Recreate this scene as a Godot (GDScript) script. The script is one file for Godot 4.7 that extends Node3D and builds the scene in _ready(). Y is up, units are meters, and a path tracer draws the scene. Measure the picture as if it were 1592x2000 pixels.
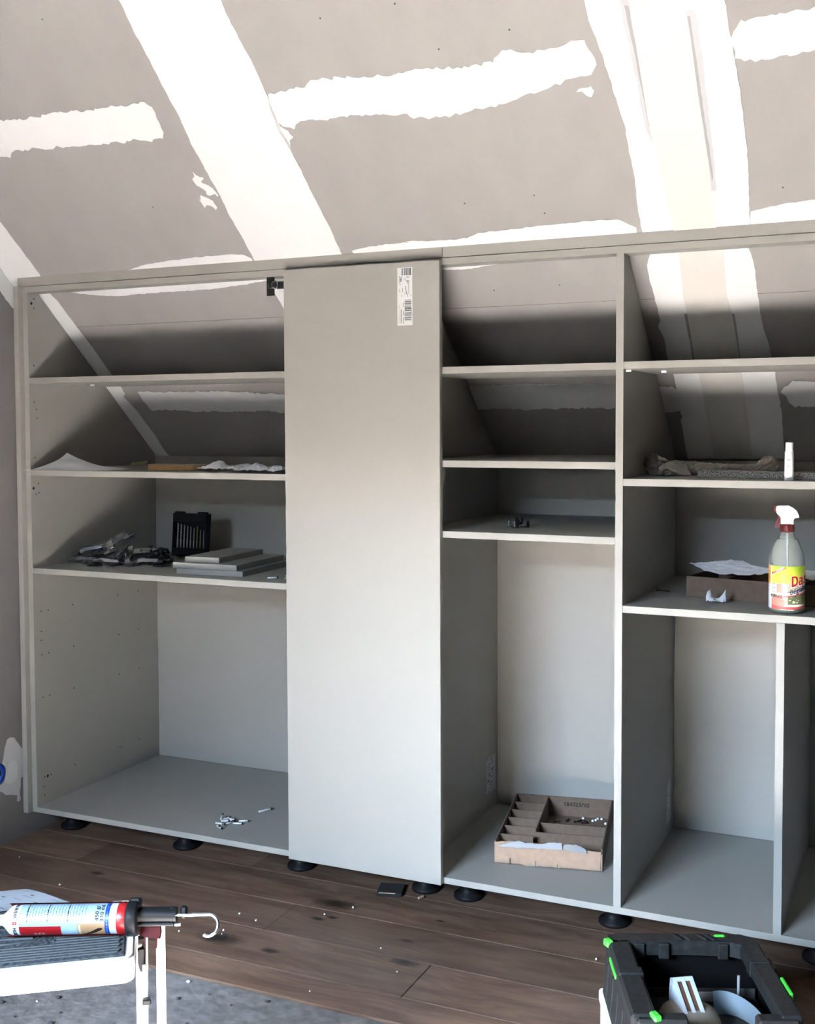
extends Node3D
# A sloped attic room with a half finished built-in wardrobe. Units are metres, y is up; the wardrobe's front is the plane z = 0 and its left side is x = 0.

const SLOPE_Y := 1.893        # the sloped ceiling is the plane y = SLOPE_Y + SLOPE_K * z
const SLOPE_K := 0.885
const DEPTH := 0.674
const RIDGE_Z := 2.1

const PATCHES := {
	"left_strip": [0.903, 0.703, 0.910, 0.627, 0.904, 0.565, 0.905, 0.505, 0.902, 0.437, 0.903, 0.372, 0.896, 0.311, 0.897, 0.246, 0.899, 0.186, 0.896, 0.132, 0.898, 0.067, 0.899, 0.006, 0.907, -0.058, 0.911, -0.147, 0.918, -0.312, 1.197, -0.303, 1.193, -0.115, 1.192, 0.005, 1.193, 0.061, 1.190, 0.130, 1.187, 0.195, 1.186, 0.234, 1.184, 0.265, 1.186, 0.301, 1.185, 0.331, 1.187, 0.378, 1.188, 0.417, 1.190, 0.456, 1.184, 0.516, 1.181, 0.568, 1.183, 0.592, 1.177, 0.666],
	"right_strip": [2.044, 0.549, 2.045, 0.483, 2.047, 0.437, 2.055, 0.403, 2.059, 0.373, 2.065, 0.328, 2.070, 0.276, 2.075, 0.233, 2.072, 0.184, 2.073, 0.132, 2.067, 0.080, 2.061, 0.010, 2.070, -0.057, 2.056, -0.082, 2.055, -0.133, 2.057, -0.168, 2.060, -0.211, 2.060, -0.235, 2.049, -0.250, 2.059, -0.287, 2.057, -0.325, 2.057, -0.348, 2.063, -0.387, 2.063, -0.429, 2.061, -0.481, 2.059, -0.521, 2.064, -0.530, 2.056, -0.540, 2.053, -0.618, 2.051, -0.678, 2.342, -0.676, 2.344, -0.617, 2.349, -0.510, 2.346, -0.448, 2.344, -0.394, 2.341, -0.346, 2.339, -0.326, 2.334, -0.293, 2.330, -0.265, 2.326, -0.223, 2.326, -0.166, 2.327, -0.116, 2.326, -0.084, 2.318, -0.056, 2.330, 0.012, 2.338, 0.081, 2.343, 0.142, 2.346, 0.196, 2.345, 0.263, 2.344, 0.331, 2.340, 0.388, 2.337, 0.446, 2.331, 0.511],
	"right_tape": [2.146, 0.536, 2.141, 0.471, 2.139, 0.426, 2.132, 0.243, 2.138, 0.115, 2.142, 0.007, 2.145, -0.048, 2.134, -0.172, 2.136, -0.222, 2.132, -0.346, 2.137, -0.431, 2.134, -0.569, 2.134, -0.667, 2.248, -0.666, 2.251, -0.569, 2.253, -0.477, 2.255, -0.394, 2.255, -0.350, 2.254, -0.227, 2.247, -0.177, 2.256, -0.052, 2.246, 0.018, 2.254, 0.139, 2.254, 0.277, 2.257, 0.388, 2.256, 0.456, 2.260, 0.520],
	"groove_shade_a": [2.129, 0.464, 2.129, 0.427, 2.131, 0.370, 2.131, 0.290, 2.130, 0.233, 2.136, 0.237, 2.138, 0.295, 2.137, 0.369, 2.137, 0.431, 2.138, 0.462],
	"groove_shade_b": [2.255, 0.430, 2.256, 0.389, 2.254, 0.277, 2.254, 0.150, 2.255, 0.105, 2.260, 0.111, 2.260, 0.161, 2.261, 0.287, 2.262, 0.388, 2.262, 0.429],
	"groove_shade_c": [2.127, -0.218, 2.128, -0.257, 2.128, -0.314, 2.127, -0.352, 2.134, -0.352, 2.136, -0.302, 2.135, -0.258, 2.136, -0.218],
	"groove_shade_d": [2.252, -0.223, 2.252, -0.266, 2.253, -0.315, 2.251, -0.350, 2.258, -0.350, 2.259, -0.307, 2.260, -0.267, 2.260, -0.224],
	"left_horizontal": [0.198, 0.416, 0.322, 0.423, 0.413, 0.419, 0.510, 0.423, 0.596, 0.420, 0.702, 0.419, 0.770, 0.418, 0.820, 0.417, 0.836, 0.405, 0.832, 0.379, 0.828, 0.345, 0.817, 0.331, 0.754, 0.333, 0.678, 0.337, 0.598, 0.337, 0.448, 0.346, 0.428, 0.339, 0.393, 0.348, 0.291, 0.347, 0.274, 0.335, 0.241, 0.341, 0.121, 0.342],
	"middle_horizontal": [1.189, 0.395, 1.246, 0.400, 1.315, 0.404, 1.331, 0.413, 1.406, 0.410, 1.459, 0.404, 1.528, 0.401, 1.584, 0.400, 1.622, 0.405, 1.661, 0.402, 1.711, 0.396, 1.802, 0.397, 1.828, 0.415, 1.853, 0.416, 1.880, 0.405, 1.930, 0.405, 1.967, 0.408, 1.993, 0.415, 2.027, 0.416, 2.032, 0.396, 2.040, 0.366, 2.022, 0.348, 1.973, 0.348, 1.946, 0.338, 1.906, 0.332, 1.859, 0.324, 1.811, 0.316, 1.743, 0.309, 1.673, 0.303, 1.597, 0.302, 1.551, 0.309, 1.547, 0.318, 1.475, 0.323, 1.384, 0.329, 1.339, 0.328, 1.293, 0.327, 1.252, 0.334, 1.222, 0.316, 1.193, 0.325, 1.177, 0.350],
	"right_horizontal": [2.343, 0.390, 2.359, 0.399, 2.363, 0.408, 2.416, 0.410, 2.467, 0.410, 2.514, 0.412, 2.592, 0.412, 2.589, 0.340, 2.508, 0.336, 2.460, 0.335, 2.407, 0.334, 2.363, 0.334, 2.346, 0.345, 2.343, 0.355],
	"top_left_sliver": [0.497, 0.010, 0.585, 0.016, 0.702, 0.021, 0.832, 0.022, 0.874, 0.017, 0.890, 0.007, 0.906, -0.060, 0.807, -0.069, 0.696, -0.075, 0.550, -0.076, 0.415, -0.076, 0.343, -0.079, 0.260, -0.074, 0.189, -0.064, 0.142, -0.054],
	"top_middle_sliver": [1.226, 0.006, 1.275, 0.013, 1.341, 0.016, 1.415, 0.018, 1.404, 0.022, 1.495, 0.016, 1.587, 0.017, 1.621, 0.028, 1.695, 0.029, 1.782, 0.033, 1.881, 0.035, 1.957, 0.036, 2.010, 0.034, 2.033, 0.021, 2.051, 0.011, 2.046, -0.011, 1.704, -0.054, 1.619, -0.059, 1.568, -0.064, 1.493, -0.063, 1.432, -0.057, 1.308, -0.046, 1.243, -0.017],
	"top_right_sliver": [2.334, 0.028, 2.371, 0.034, 2.419, 0.040, 2.485, 0.044, 2.575, 0.051, 2.573, 0.005, 2.481, -0.005, 2.328, -0.018],
	"corner_strip": [0.097, 0.318, 0.072, 0.171, 0.076, 0.092, 0.079, 0.010, 0.068, -0.057, 0.076, -0.091, 0.077, -0.175, 0.081, -0.237, 0.079, -0.346, 0.083, -0.398, 0.079, -0.425, 0.061, -0.436, 0.076, -0.484, 0.082, -0.589, 0.073, -0.671],
	"bay_one_patch": [0.143, -0.415, 0.212, -0.420, 0.343, -0.422, 0.458, -0.420, 0.535, -0.424, 0.739, -0.438, 0.799, -0.444, 0.763, -0.507, 0.698, -0.507, 0.629, -0.497, 0.580, -0.500, 0.404, -0.499, 0.321, -0.498, 0.244, -0.489, 0.147, -0.492, 0.137, -0.461],
	"bay_three_patch": [1.423, -0.419, 1.522, -0.421, 1.578, -0.417, 1.672, -0.421, 1.726, -0.418, 1.828, -0.422, 1.884, -0.419, 1.913, -0.419, 2.017, -0.431, 2.062, -0.434, 2.064, -0.475, 2.058, -0.514, 2.014, -0.513, 1.892, -0.508, 1.863, -0.502, 1.781, -0.499, 1.701, -0.501, 1.620, -0.501, 1.580, -0.504, 1.499, -0.498, 1.408, -0.501, 1.381, -0.468],
	"bay_four_patch": [2.355, -0.454, 2.362, -0.439, 2.386, -0.425, 2.448, -0.425, 2.573, -0.427, 2.570, -0.504, 2.442, -0.502, 2.387, -0.501, 2.372, -0.490, 2.371, -0.479],
	"speck_a": [0.847, 0.243, 0.876, 0.228, 0.865, 0.219, 0.889, 0.197, 0.894, 0.180, 0.864, 0.186, 0.848, 0.207, 0.843, 0.225],
	"speck_b": [0.825, 0.175, 0.848, 0.182, 0.869, 0.168, 0.863, 0.149, 0.835, 0.157, 0.822, 0.158],
	"speck_c": [1.185, 0.324, 1.197, 0.318, 1.203, 0.306, 1.195, 0.283, 1.179, 0.269, 1.183, 0.290, 1.179, 0.308],
	"speck_d": [2.014, 0.331, 2.019, 0.317, 2.016, 0.306, 1.999, 0.308, 1.980, 0.317, 1.995, 0.317, 2.006, 0.321],
	"streak_shade_a": [2.122, 0.473, 2.119, 0.428, 2.123, 0.371, 2.122, 0.291, 2.123, 0.228, 2.134, 0.194, 2.141, 0.242, 2.143, 0.294, 2.143, 0.369, 2.143, 0.430, 2.146, 0.470],
	"streak_shade_b": [2.253, 0.439, 2.251, 0.389, 2.248, 0.278, 2.247, 0.151, 2.247, 0.083, 2.261, 0.082, 2.268, 0.160, 2.272, 0.285, 2.276, 0.386, 2.276, 0.436],
}
const WALL_PATCHES := {
	"wall_patch": [0.061, 0.314, 0.046, 0.352, 0.032, 0.355, 0.013, 0.349, -0.006, 0.323, -0.022, 0.301, -0.026, 0.270, -0.024, 0.217, -0.022, 0.205, -0.012, 0.201, -0.011, 0.178, -0.006, 0.157, -0.010, 0.133, -0.003, 0.126, 0.005, 0.130, 0.003, 0.149, 0.032, 0.159, 0.058, 0.167, 0.074, 0.180, 0.106, 0.202, 0.118, 0.257, 0.099, 0.296, 0.072, 0.275],
	"wall_patch_top": [0.046, 0.273, 0.015, 0.272, 0.001, 0.252, 0.005, 0.211, 0.017, 0.201, 0.046, 0.200, 0.064, 0.209, 0.058, 0.240],
}
const HOLES := [-0.036, 1.209, -0.023, 1.174, -0.037, 1.178, -0.556, 0.777, -0.439, 0.778, -0.194, 0.777, -0.070, 0.777, -0.036, 0.778, -0.036, 0.709, -0.556, 0.632, -0.441, 0.630, -0.035, 0.679, -0.194, 0.631, -0.069, 0.630, -0.036, 0.630, -0.557, 0.484, -0.439, 0.483, -0.193, 0.483, -0.030, 1.824, -0.029, 1.793, -0.024, 1.603, -0.023, 1.481, -0.033, 1.457, -0.035, 1.428, -0.022, 1.296, -0.038, 0.484, -0.070, 0.484, -0.552, 0.211, -0.438, 0.210, -0.192, 0.211, -0.038, 0.210, -0.070, 0.210, -0.035, 0.178, -0.037, 0.148]
const SCREWS := [[1.614, 0.103], [1.807, 0.107], [1.821, 0.063], [2.415, 0.076], [1.682, 0.436], [1.862, 0.452], [1.611, -0.127], [1.805, -0.123], [0.658, 0.619], [1.613, 0.531], [1.417, 0.528], [0.657, 0.167]]
const KNOTS := [1.176, 0.043, 0.030, 1.162, 0.378, 0.012, 1.518, 0.293, 0.018, 1.470, 0.173, 0.008, 1.505, 0.023, 0.006, 1.179, 0.150, 0.010, 0.997, 0.368, 0.030, 0.385, 0.138, 0.012, 1.216, 0.126, 0.008]
const CRUMBS := [1.369, 0.53, 0.068, 0.138, 0.344, 0.262, 1.029, 0.236, 0.98, 0.326, 0.988, 0.347, 0.871, 0.382, 0.962, 0.217, 1.186, 0.12, 1.427, 0.247, 1.24, 0.046, 1.523, 0.35, 2.014, 0.007, 1.97, 0.075]

var M := {}
var taken := {}


# ------------------------------------------------------------------ helpers
func tool() -> SurfaceTool:
	var st := SurfaceTool.new()
	st.begin(Mesh.PRIMITIVE_TRIANGLES)
	st.set_smooth_group(-1)
	return st


func tri(st: SurfaceTool, a: Vector3, b: Vector3, c: Vector3, n: Vector3) -> void:
	st.set_uv(Vector2(a.x, a.y))
	if (c - a).cross(b - a).dot(n) >= 0.0:
		st.add_vertex(a)
		st.add_vertex(b)
		st.add_vertex(c)
	else:
		st.add_vertex(a)
		st.add_vertex(c)
		st.add_vertex(b)


func quad(st: SurfaceTool, a: Vector3, b: Vector3, c: Vector3, d: Vector3, n: Vector3) -> void:
	tri(st, a, b, c, n)
	tri(st, a, c, d, n)


# a box with chamfered edges; t places it
func box(st: SurfaceTool, s: Vector3, t: Transform3D, r := 0.0008) -> void:
	var h := s * 0.5
	r = minf(r, minf(h.x, minf(h.y, h.z)) * 0.6)
	st.set_smooth_group(-1)
	var v := func(sx: int, sy: int, sz: int, full: int) -> Vector3:
		var p := Vector3(sx * (h.x - r), sy * (h.y - r), sz * (h.z - r))
		p[full] += r * [sx, sy, sz][full]
		return t * p
	for ax in 3:
		var b := (ax + 1) % 3
		var c := (ax + 2) % 3
		for s1 in [-1, 1]:
			var q := []
			for k in [[-1, -1], [1, -1], [1, 1], [-1, 1]]:
				var g := [0, 0, 0]
				g[ax] = s1
				g[b] = k[0]
				g[c] = k[1]
				q.append(v.call(g[0], g[1], g[2], ax))
			var n := Vector3.ZERO
			n[ax] = s1
			quad(st, q[0], q[1], q[2], q[3], t.basis * n)
			for s2 in [-1, 1]:      # the edge between +-ax and +-b, along c
				var lo := [0, 0, 0]
				lo[ax] = s1
				lo[b] = s2
				lo[c] = -1
				var hi := lo.duplicate()
				hi[c] = 1
				n = Vector3.ZERO
				n[ax] = s1
				n[b] = s2
				quad(st, v.call(lo[0], lo[1], lo[2], ax), v.call(hi[0], hi[1], hi[2], ax), v.call(hi[0], hi[1], hi[2], b), v.call(lo[0], lo[1], lo[2], b), t.basis * n)
	for sx in [-1, 1]:
		for sy in [-1, 1]:
			for sz in [-1, 1]:
				tri(st, v.call(sx, sy, sz, 0), v.call(sx, sy, sz, 1), v.call(sx, sy, sz, 2), t.basis * Vector3(sx, sy, sz))


# a box given by its two corners
func cbox(st: SurfaceTool, a: Vector3, b: Vector3, r := 0.0008) -> void:
	box(st, (b - a).abs(), Transform3D(Basis(), (a + b) * 0.5), r)


# a polygon (in the x and y of t) drawn out along t's z by depth
func prism(st: SurfaceTool, poly: PackedVector2Array, depth: float, t: Transform3D) -> void:
	var p := poly
	if Geometry2D.is_polygon_clockwise(p):
		p.reverse()
	var ids := Geometry2D.triangulate_polygon(p)
	if ids.is_empty():
		print("a polygon cannot be cut into triangles: ", p.size())
	st.set_smooth_group(-1)
	var up := t.basis * Vector3(0, 0, 1)
	var f := func(q: Vector2, z: float) -> Vector3: return t * Vector3(q.x, q.y, z)
	for i in range(0, ids.size(), 3):
		var a := p[ids[i]]
		var b := p[ids[i + 1]]
		var c := p[ids[i + 2]]
		tri(st, f.call(a, depth), f.call(b, depth), f.call(c, depth), up)
		tri(st, f.call(a, 0.0), f.call(b, 0.0), f.call(c, 0.0), -up)
	for i in p.size():
		var a := p[i]
		var b := p[(i + 1) % p.size()]
		quad(st, f.call(a, 0.0), f.call(b, 0.0), f.call(b, depth), f.call(a, depth), t.basis * Vector3(b.y - a.y, a.x - b.x, 0))


# a profile (radius, height) turned about t's y
func lathe(st: SurfaceTool, prof: Array, t: Transform3D, segs := 24, from := 0.0, to := TAU) -> void:
	st.set_smooth_group(1)
	var top := 0.0
	for q in prof:
		top = maxf(top, q.y)
	for i in prof.size() - 1:
		var p: Vector2 = prof[i]
		var q: Vector2 = prof[i + 1]
		for k in segs:
			var a0 := lerpf(from, to, float(k) / segs)
			var a1 := lerpf(from, to, float(k + 1) / segs)
			var v := []
			for w in [[p, a0], [p, a1], [q, a1], [q, a0]]:
				v.append([t * Vector3(sin(w[1]) * w[0].x, w[0].y, cos(w[1]) * w[0].x), Vector2((w[1] - from) / (to - from), 1.0 - w[0].y / maxf(top, 1e-5))])
			for o in [[0, 1, 2], [0, 2, 3]]:
				if v[o[0]][0].is_equal_approx(v[o[1]][0]) or v[o[1]][0].is_equal_approx(v[o[2]][0]) or v[o[0]][0].is_equal_approx(v[o[2]][0]):
					continue
				for j in [o[0], o[2], o[1]]:
					st.set_uv(v[j][1])
					st.add_vertex(v[j][0])
	st.set_smooth_group(-1)


# a round rod along points; radius may taper
func tube(st: SurfaceTool, pts: Array, r: float, segs := 10, r_end := -1.0) -> void:
	st.set_smooth_group(1)
	var rings := []
	var side := Vector3.ZERO
	for i in pts.size():
		var d: Vector3 = (pts[mini(i + 1, pts.size() - 1)] - pts[maxi(i - 1, 0)]).normalized()
		if side == Vector3.ZERO:
			side = d.cross(Vector3.UP if absf(d.y) < 0.9 else Vector3.RIGHT)
		side = (side - d * side.dot(d)).normalized()
		var up := d.cross(side)
		var rr := r if r_end < 0.0 else lerpf(r, r_end, float(i) / (pts.size() - 1))
		var ring := []
		for k in segs:
			var a := TAU * k / segs
			ring.append(pts[i] + (side * cos(a) + up * sin(a)) * rr)
		rings.append(ring)
	for i in pts.size() - 1:
		var mid: Vector3 = (pts[i] + pts[i + 1]) * 0.5
		for k in segs:
			var a: Vector3 = rings[i][k]
			var c: Vector3 = rings[i + 1][(k + 1) % segs]
			quad(st, a, rings[i][(k + 1) % segs], c, rings[i + 1][k], (a + c) * 0.5 - mid)
	st.set_smooth_group(-1)
	for e in [0, pts.size() - 1]:
		var n: Vector3 = pts[e] - pts[1 if e == 0 else e - 1]
		for k in segs:
			tri(st, pts[e], rings[e][k], rings[e][(k + 1) % segs], n)


# a sheet through a net of points, smoothly bent
func sheet(st: SurfaceTool, net: Array, nu := 14, nv := 10, crumple := 0.0, sd := 1, smooth := true) -> void:
	var noise := FastNoiseLite.new()
	noise.seed = sd
	noise.frequency = 14.0 if smooth else 26.0
	noise.fractal_type = FastNoiseLite.FRACTAL_FBM if smooth else FastNoiseLite.FRACTAL_RIDGED
	noise.fractal_octaves = 3 if smooth else 2
	var at := func(row: Array, t: float) -> Vector3:
		var f := t * (row.size() - 1)
		var i := mini(int(f), row.size() - 2)
		return row[i].cubic_interpolate(row[i + 1], row[maxi(i - 1, 0)], row[mini(i + 2, row.size() - 1)], f - i)
	var g := []
	for i in nu + 1:
		var col := []
		for row in net:
			col.append(at.call(row, float(i) / nu))
		var line := []
		for j in nv + 1:
			var p: Vector3 = at.call(col, float(j) / nv)
			p += Vector3(0, absf(noise.get_noise_3dv(p)), 0.4 * noise.get_noise_3dv(p * 1.3 + Vector3(5, 1, 2))) * crumple
			line.append(p)
		g.append(line)
	st.set_smooth_group(1 if smooth else -1)
	for i in nu:
		for j in nv:
			quad(st, g[i][j], g[i + 1][j], g[i + 1][j + 1], g[i][j + 1], (g[i + 1][j] - g[i][j]).cross(g[i][j + 1] - g[i][j]))
	st.set_smooth_group(-1)


# a ragged outline from a rough one
func ragged(flat: Array, amp: float, sd: int, step := 0.012) -> PackedVector2Array:
	var noise := FastNoiseLite.new()
	noise.seed = sd
	noise.frequency = 14.0
	noise.fractal_octaves = 5
	var out := PackedVector2Array()
	var n := flat.size() / 2
	for i in n:
		var a := Vector2(flat[2 * i], flat[2 * i + 1])
		var j := (i + 1) % n
		var b := Vector2(flat[2 * j], flat[2 * j + 1])
		var k := maxi(1, int(a.distance_to(b) / step))
		for m in k:
			var p := a.lerp(b, float(m) / k)
			out.append(p + Vector2(noise.get_noise_2d(p.x * 3.0, p.y * 3.0), noise.get_noise_2d(p.x * 3.0 + 40.0, p.y * 3.0)) * amp)
	return out


func numbered(called: String) -> String:
	taken[called] = taken.get(called, -1) + 1
	return called if taken[called] == 0 else "%s_%03d" % [called, taken[called]]


# commits the shapes as one named mesh under parent
func obj(called: String, st: SurfaceTool, m: Material, parent: Node = self, label := "") -> MeshInstance3D:
	st.generate_normals()
	var o := MeshInstance3D.new()
	o.mesh = st.commit()
	o.material_override = m
	if parent == self:
		o.name = numbered(called)
	else:
		var k := 0
		for c in parent.get_children():
			if str(c.name) == called or str(c.name).begins_with(called + "_0") or str(c.name).begins_with(called + "_1") or str(c.name).begins_with(called + "_2"):
				k += 1
		o.name = called if k == 0 else "%s_%03d" % [called, k]
	parent.add_child(o, true)
	if label:
		o.set_meta("label", label)
	return o


func again(mesh: Mesh, m: Material, called: String, parent: Node, t: Transform3D) -> MeshInstance3D:
	var o := MeshInstance3D.new()
	o.mesh = mesh
	o.material_override = m
	o.name = called
	parent.add_child(o, true)
	o.transform = t
	return o


func tag(o: Node, label: String, category: String, group := "") -> void:
	o.set_meta("label", label)
	o.set_meta("category", category)
	if group:
		o.set_meta("group", group)


func thing(called: String, label: String, category: String, t := Transform3D(), group := "") -> Node3D:
	var o := Node3D.new()
	o.name = numbered(called)
	add_child(o, true)
	o.transform = t
	tag(o, label, category, group)
	return o


func copy_of(o: Node3D, t: Transform3D, label := "") -> Node3D:
	var r: Node3D = o.duplicate()
	r.name = numbered(str(o.name))
	add_child(r, true)
	r.transform = t
	if label:
		r.set_meta("label", label)
	return r


func structure(o: Node) -> Node:
	o.set_meta("kind", "structure")
	return o


func root_at(called: String) -> Node3D:
	var o := Node3D.new()
	o.name = numbered(called)
	add_child(o, true)
	return o


func spot(x: float, y: float, z: float, turn := 0.0) -> Transform3D:
	return Transform3D(Basis(Vector3.UP, turn), Vector3(x, y, z))


func mat(c: Color, rough := 0.7, metal := 0.0) -> StandardMaterial3D:
	var m := StandardMaterial3D.new()
	m.albedo_color = c
	m.roughness = rough
	m.metallic = metal
	return m


func mapped(im: Image, rough := 0.7, repeat := false) -> StandardMaterial3D:
	var m := mat(Color.WHITE, rough)
	m.albedo_color = Color(0.91, 0.91, 0.91)
	m.albedo_texture = ImageTexture.create_from_image(im)
	m.texture_repeat = repeat
	return m


func blank(w: int, h: int, c: Color) -> Image:
	var im := Image.create(w, h, false, Image.FORMAT_RGB8)
	im.fill(c)
	return im


func bar(im: Image, x: int, y: int, w: int, h: int, c: Color) -> void:
	im.fill_rect(Rect2i(x, y, w, h), c)


# flat letters; their mesh lies in the x and y plane, centred, and is as high as size says
func letters(text: String, size: float, thick := 0.0004, bold := true) -> TextMesh:
	var f := SystemFont.new()
	f.font_names = PackedStringArray(["Droid Sans"])
	f.font_weight = 700 if bold else 400
	var t := TextMesh.new()
	t.text = text
	t.font = f
	t.font_size = 32
	t.pixel_size = size / 23.0
	t.depth = thick
	t.curve_step = 3.0
	return t


# the same letters bent round a cylinder about y
func bent(text: String, size: float, r: float, turn: float, y: float, squeeze := 1.0, tilt := 0.0) -> ArrayMesh:
	var arr := letters(text, size, 0.0006).get_mesh_arrays()
	var v: PackedVector3Array = arr[Mesh.ARRAY_VERTEX]
	var n: PackedVector3Array = arr[Mesh.ARRAY_NORMAL]
	for i in v.size():
		var a := turn + v[i].x * squeeze / r
		v[i] = Vector3(sin(a) * (r + v[i].z), y + v[i].y + v[i].x * tilt, cos(a) * (r + v[i].z))
		n[i] = Basis(Vector3.UP, a) * n[i]
	arr[Mesh.ARRAY_VERTEX] = v
	arr[Mesh.ARRAY_NORMAL] = n
	var m := ArrayMesh.new()
	var clean := []
	clean.resize(Mesh.ARRAY_MAX)
	for k in [Mesh.ARRAY_VERTEX, Mesh.ARRAY_NORMAL, Mesh.ARRAY_INDEX]:
		clean[k] = arr[k]
	m.add_surface_from_arrays(Mesh.PRIMITIVE_TRIANGLES, clean)
	return m


func show_mesh(mesh: Mesh, m: Material, called: String, parent: Node, t := Transform3D()) -> MeshInstance3D:
	return again(mesh, m, called, parent, t)


# ------------------------------------------------------------------ materials
func speckled(c0: Color, c1: Color, freq: float, size := 256, contrast := 1.0, sd := 3) -> Image:
	var noise := FastNoiseLite.new()
	noise.seed = sd
	noise.frequency = freq
	noise.fractal_octaves = 4
	var im := Image.create(size, size, false, Image.FORMAT_RGB8)
	for y in size:
		for x in size:
			im.set_pixel(x, y, c0.lerp(c1, clampf(0.5 + contrast * noise.get_noise_2d(x, y), 0.0, 1.0)))
	return im


func world_map(m: StandardMaterial3D, im: Image, metres: float) -> StandardMaterial3D:
	m.albedo_texture = ImageTexture.create_from_image(im)
	m.uv1_triplanar = true
	m.uv1_world_triplanar = true
	m.uv1_scale = Vector3.ONE / metres
	return m


func bump(m: StandardMaterial3D, im: Image, cm: float) -> StandardMaterial3D:
	m.heightmap_enabled = true
	m.heightmap_texture = ImageTexture.create_from_image(im)
	m.heightmap_scale = cm
	return m


func grained() -> Image:
	var w := 2048
	var h := 768
	var im := Image.create(w, h, false, Image.FORMAT_RGB8)
	var fine := FastNoiseLite.new()
	fine.seed = 4
	fine.frequency = 1.0
	fine.fractal_octaves = 3
	var broad := FastNoiseLite.new()
	broad.seed = 9
	broad.frequency = 1.0
	broad.fractal_octaves = 3
	var knots := KNOTS
	for y in h:
		var z := 0.748 * y / h
		var row := y * 4 / h
		for x in w:
			var u := 2.2 * x / w
			var b := broad.get_noise_2d(u * 2.6 + row * 17.0, z * 16.0)
			var ring := sin((z * 60.0 + 6.0 * broad.get_noise_2d(u * 1.1 + row * 31.0, z * 5.0)) * 4.0)
			var g := fine.get_noise_2d(u * 22.0 + row * 7.0, z * 420.0)
			var t := 0.5 + 0.42 * b + 0.09 * ring + 0.22 * g
			im.set_pixel(x, y, Color(0.34, 0.25, 0.20).lerp(Color(0.56, 0.455, 0.38), clampf(t, 0.0, 1.0)))
	for k in range(0, knots.size(), 3):
		var cx := fposmod(knots[k] / 2.2, 1.0) * w
		var cy := fposmod((knots[k + 1] - 0.088) / 0.748, 1.0) * h
		var r: float = knots[k + 2]
		for y in range(int(cy - r * 2400), int(cy + r * 2400)):
			for x in range(int(cx - r * 4200), int(cx + r * 4200)):
				var q := Vector2((x - cx) / (r * 930.0 * 2.2), (y - cy) / (r * 1026.0))
				var d := q.length() + 0.35 * fine.get_noise_2d(x * 0.05, y * 0.09)
				var px := posmod(x, w)
				var py := posmod(y, h)
				im.set_pixel(px, py, im.get_pixel(px, py).lerp(Color(0.10, 0.072, 0.055), clampf(1.25 - d, 0.0, 1.0) * 0.9))
	return im


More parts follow.
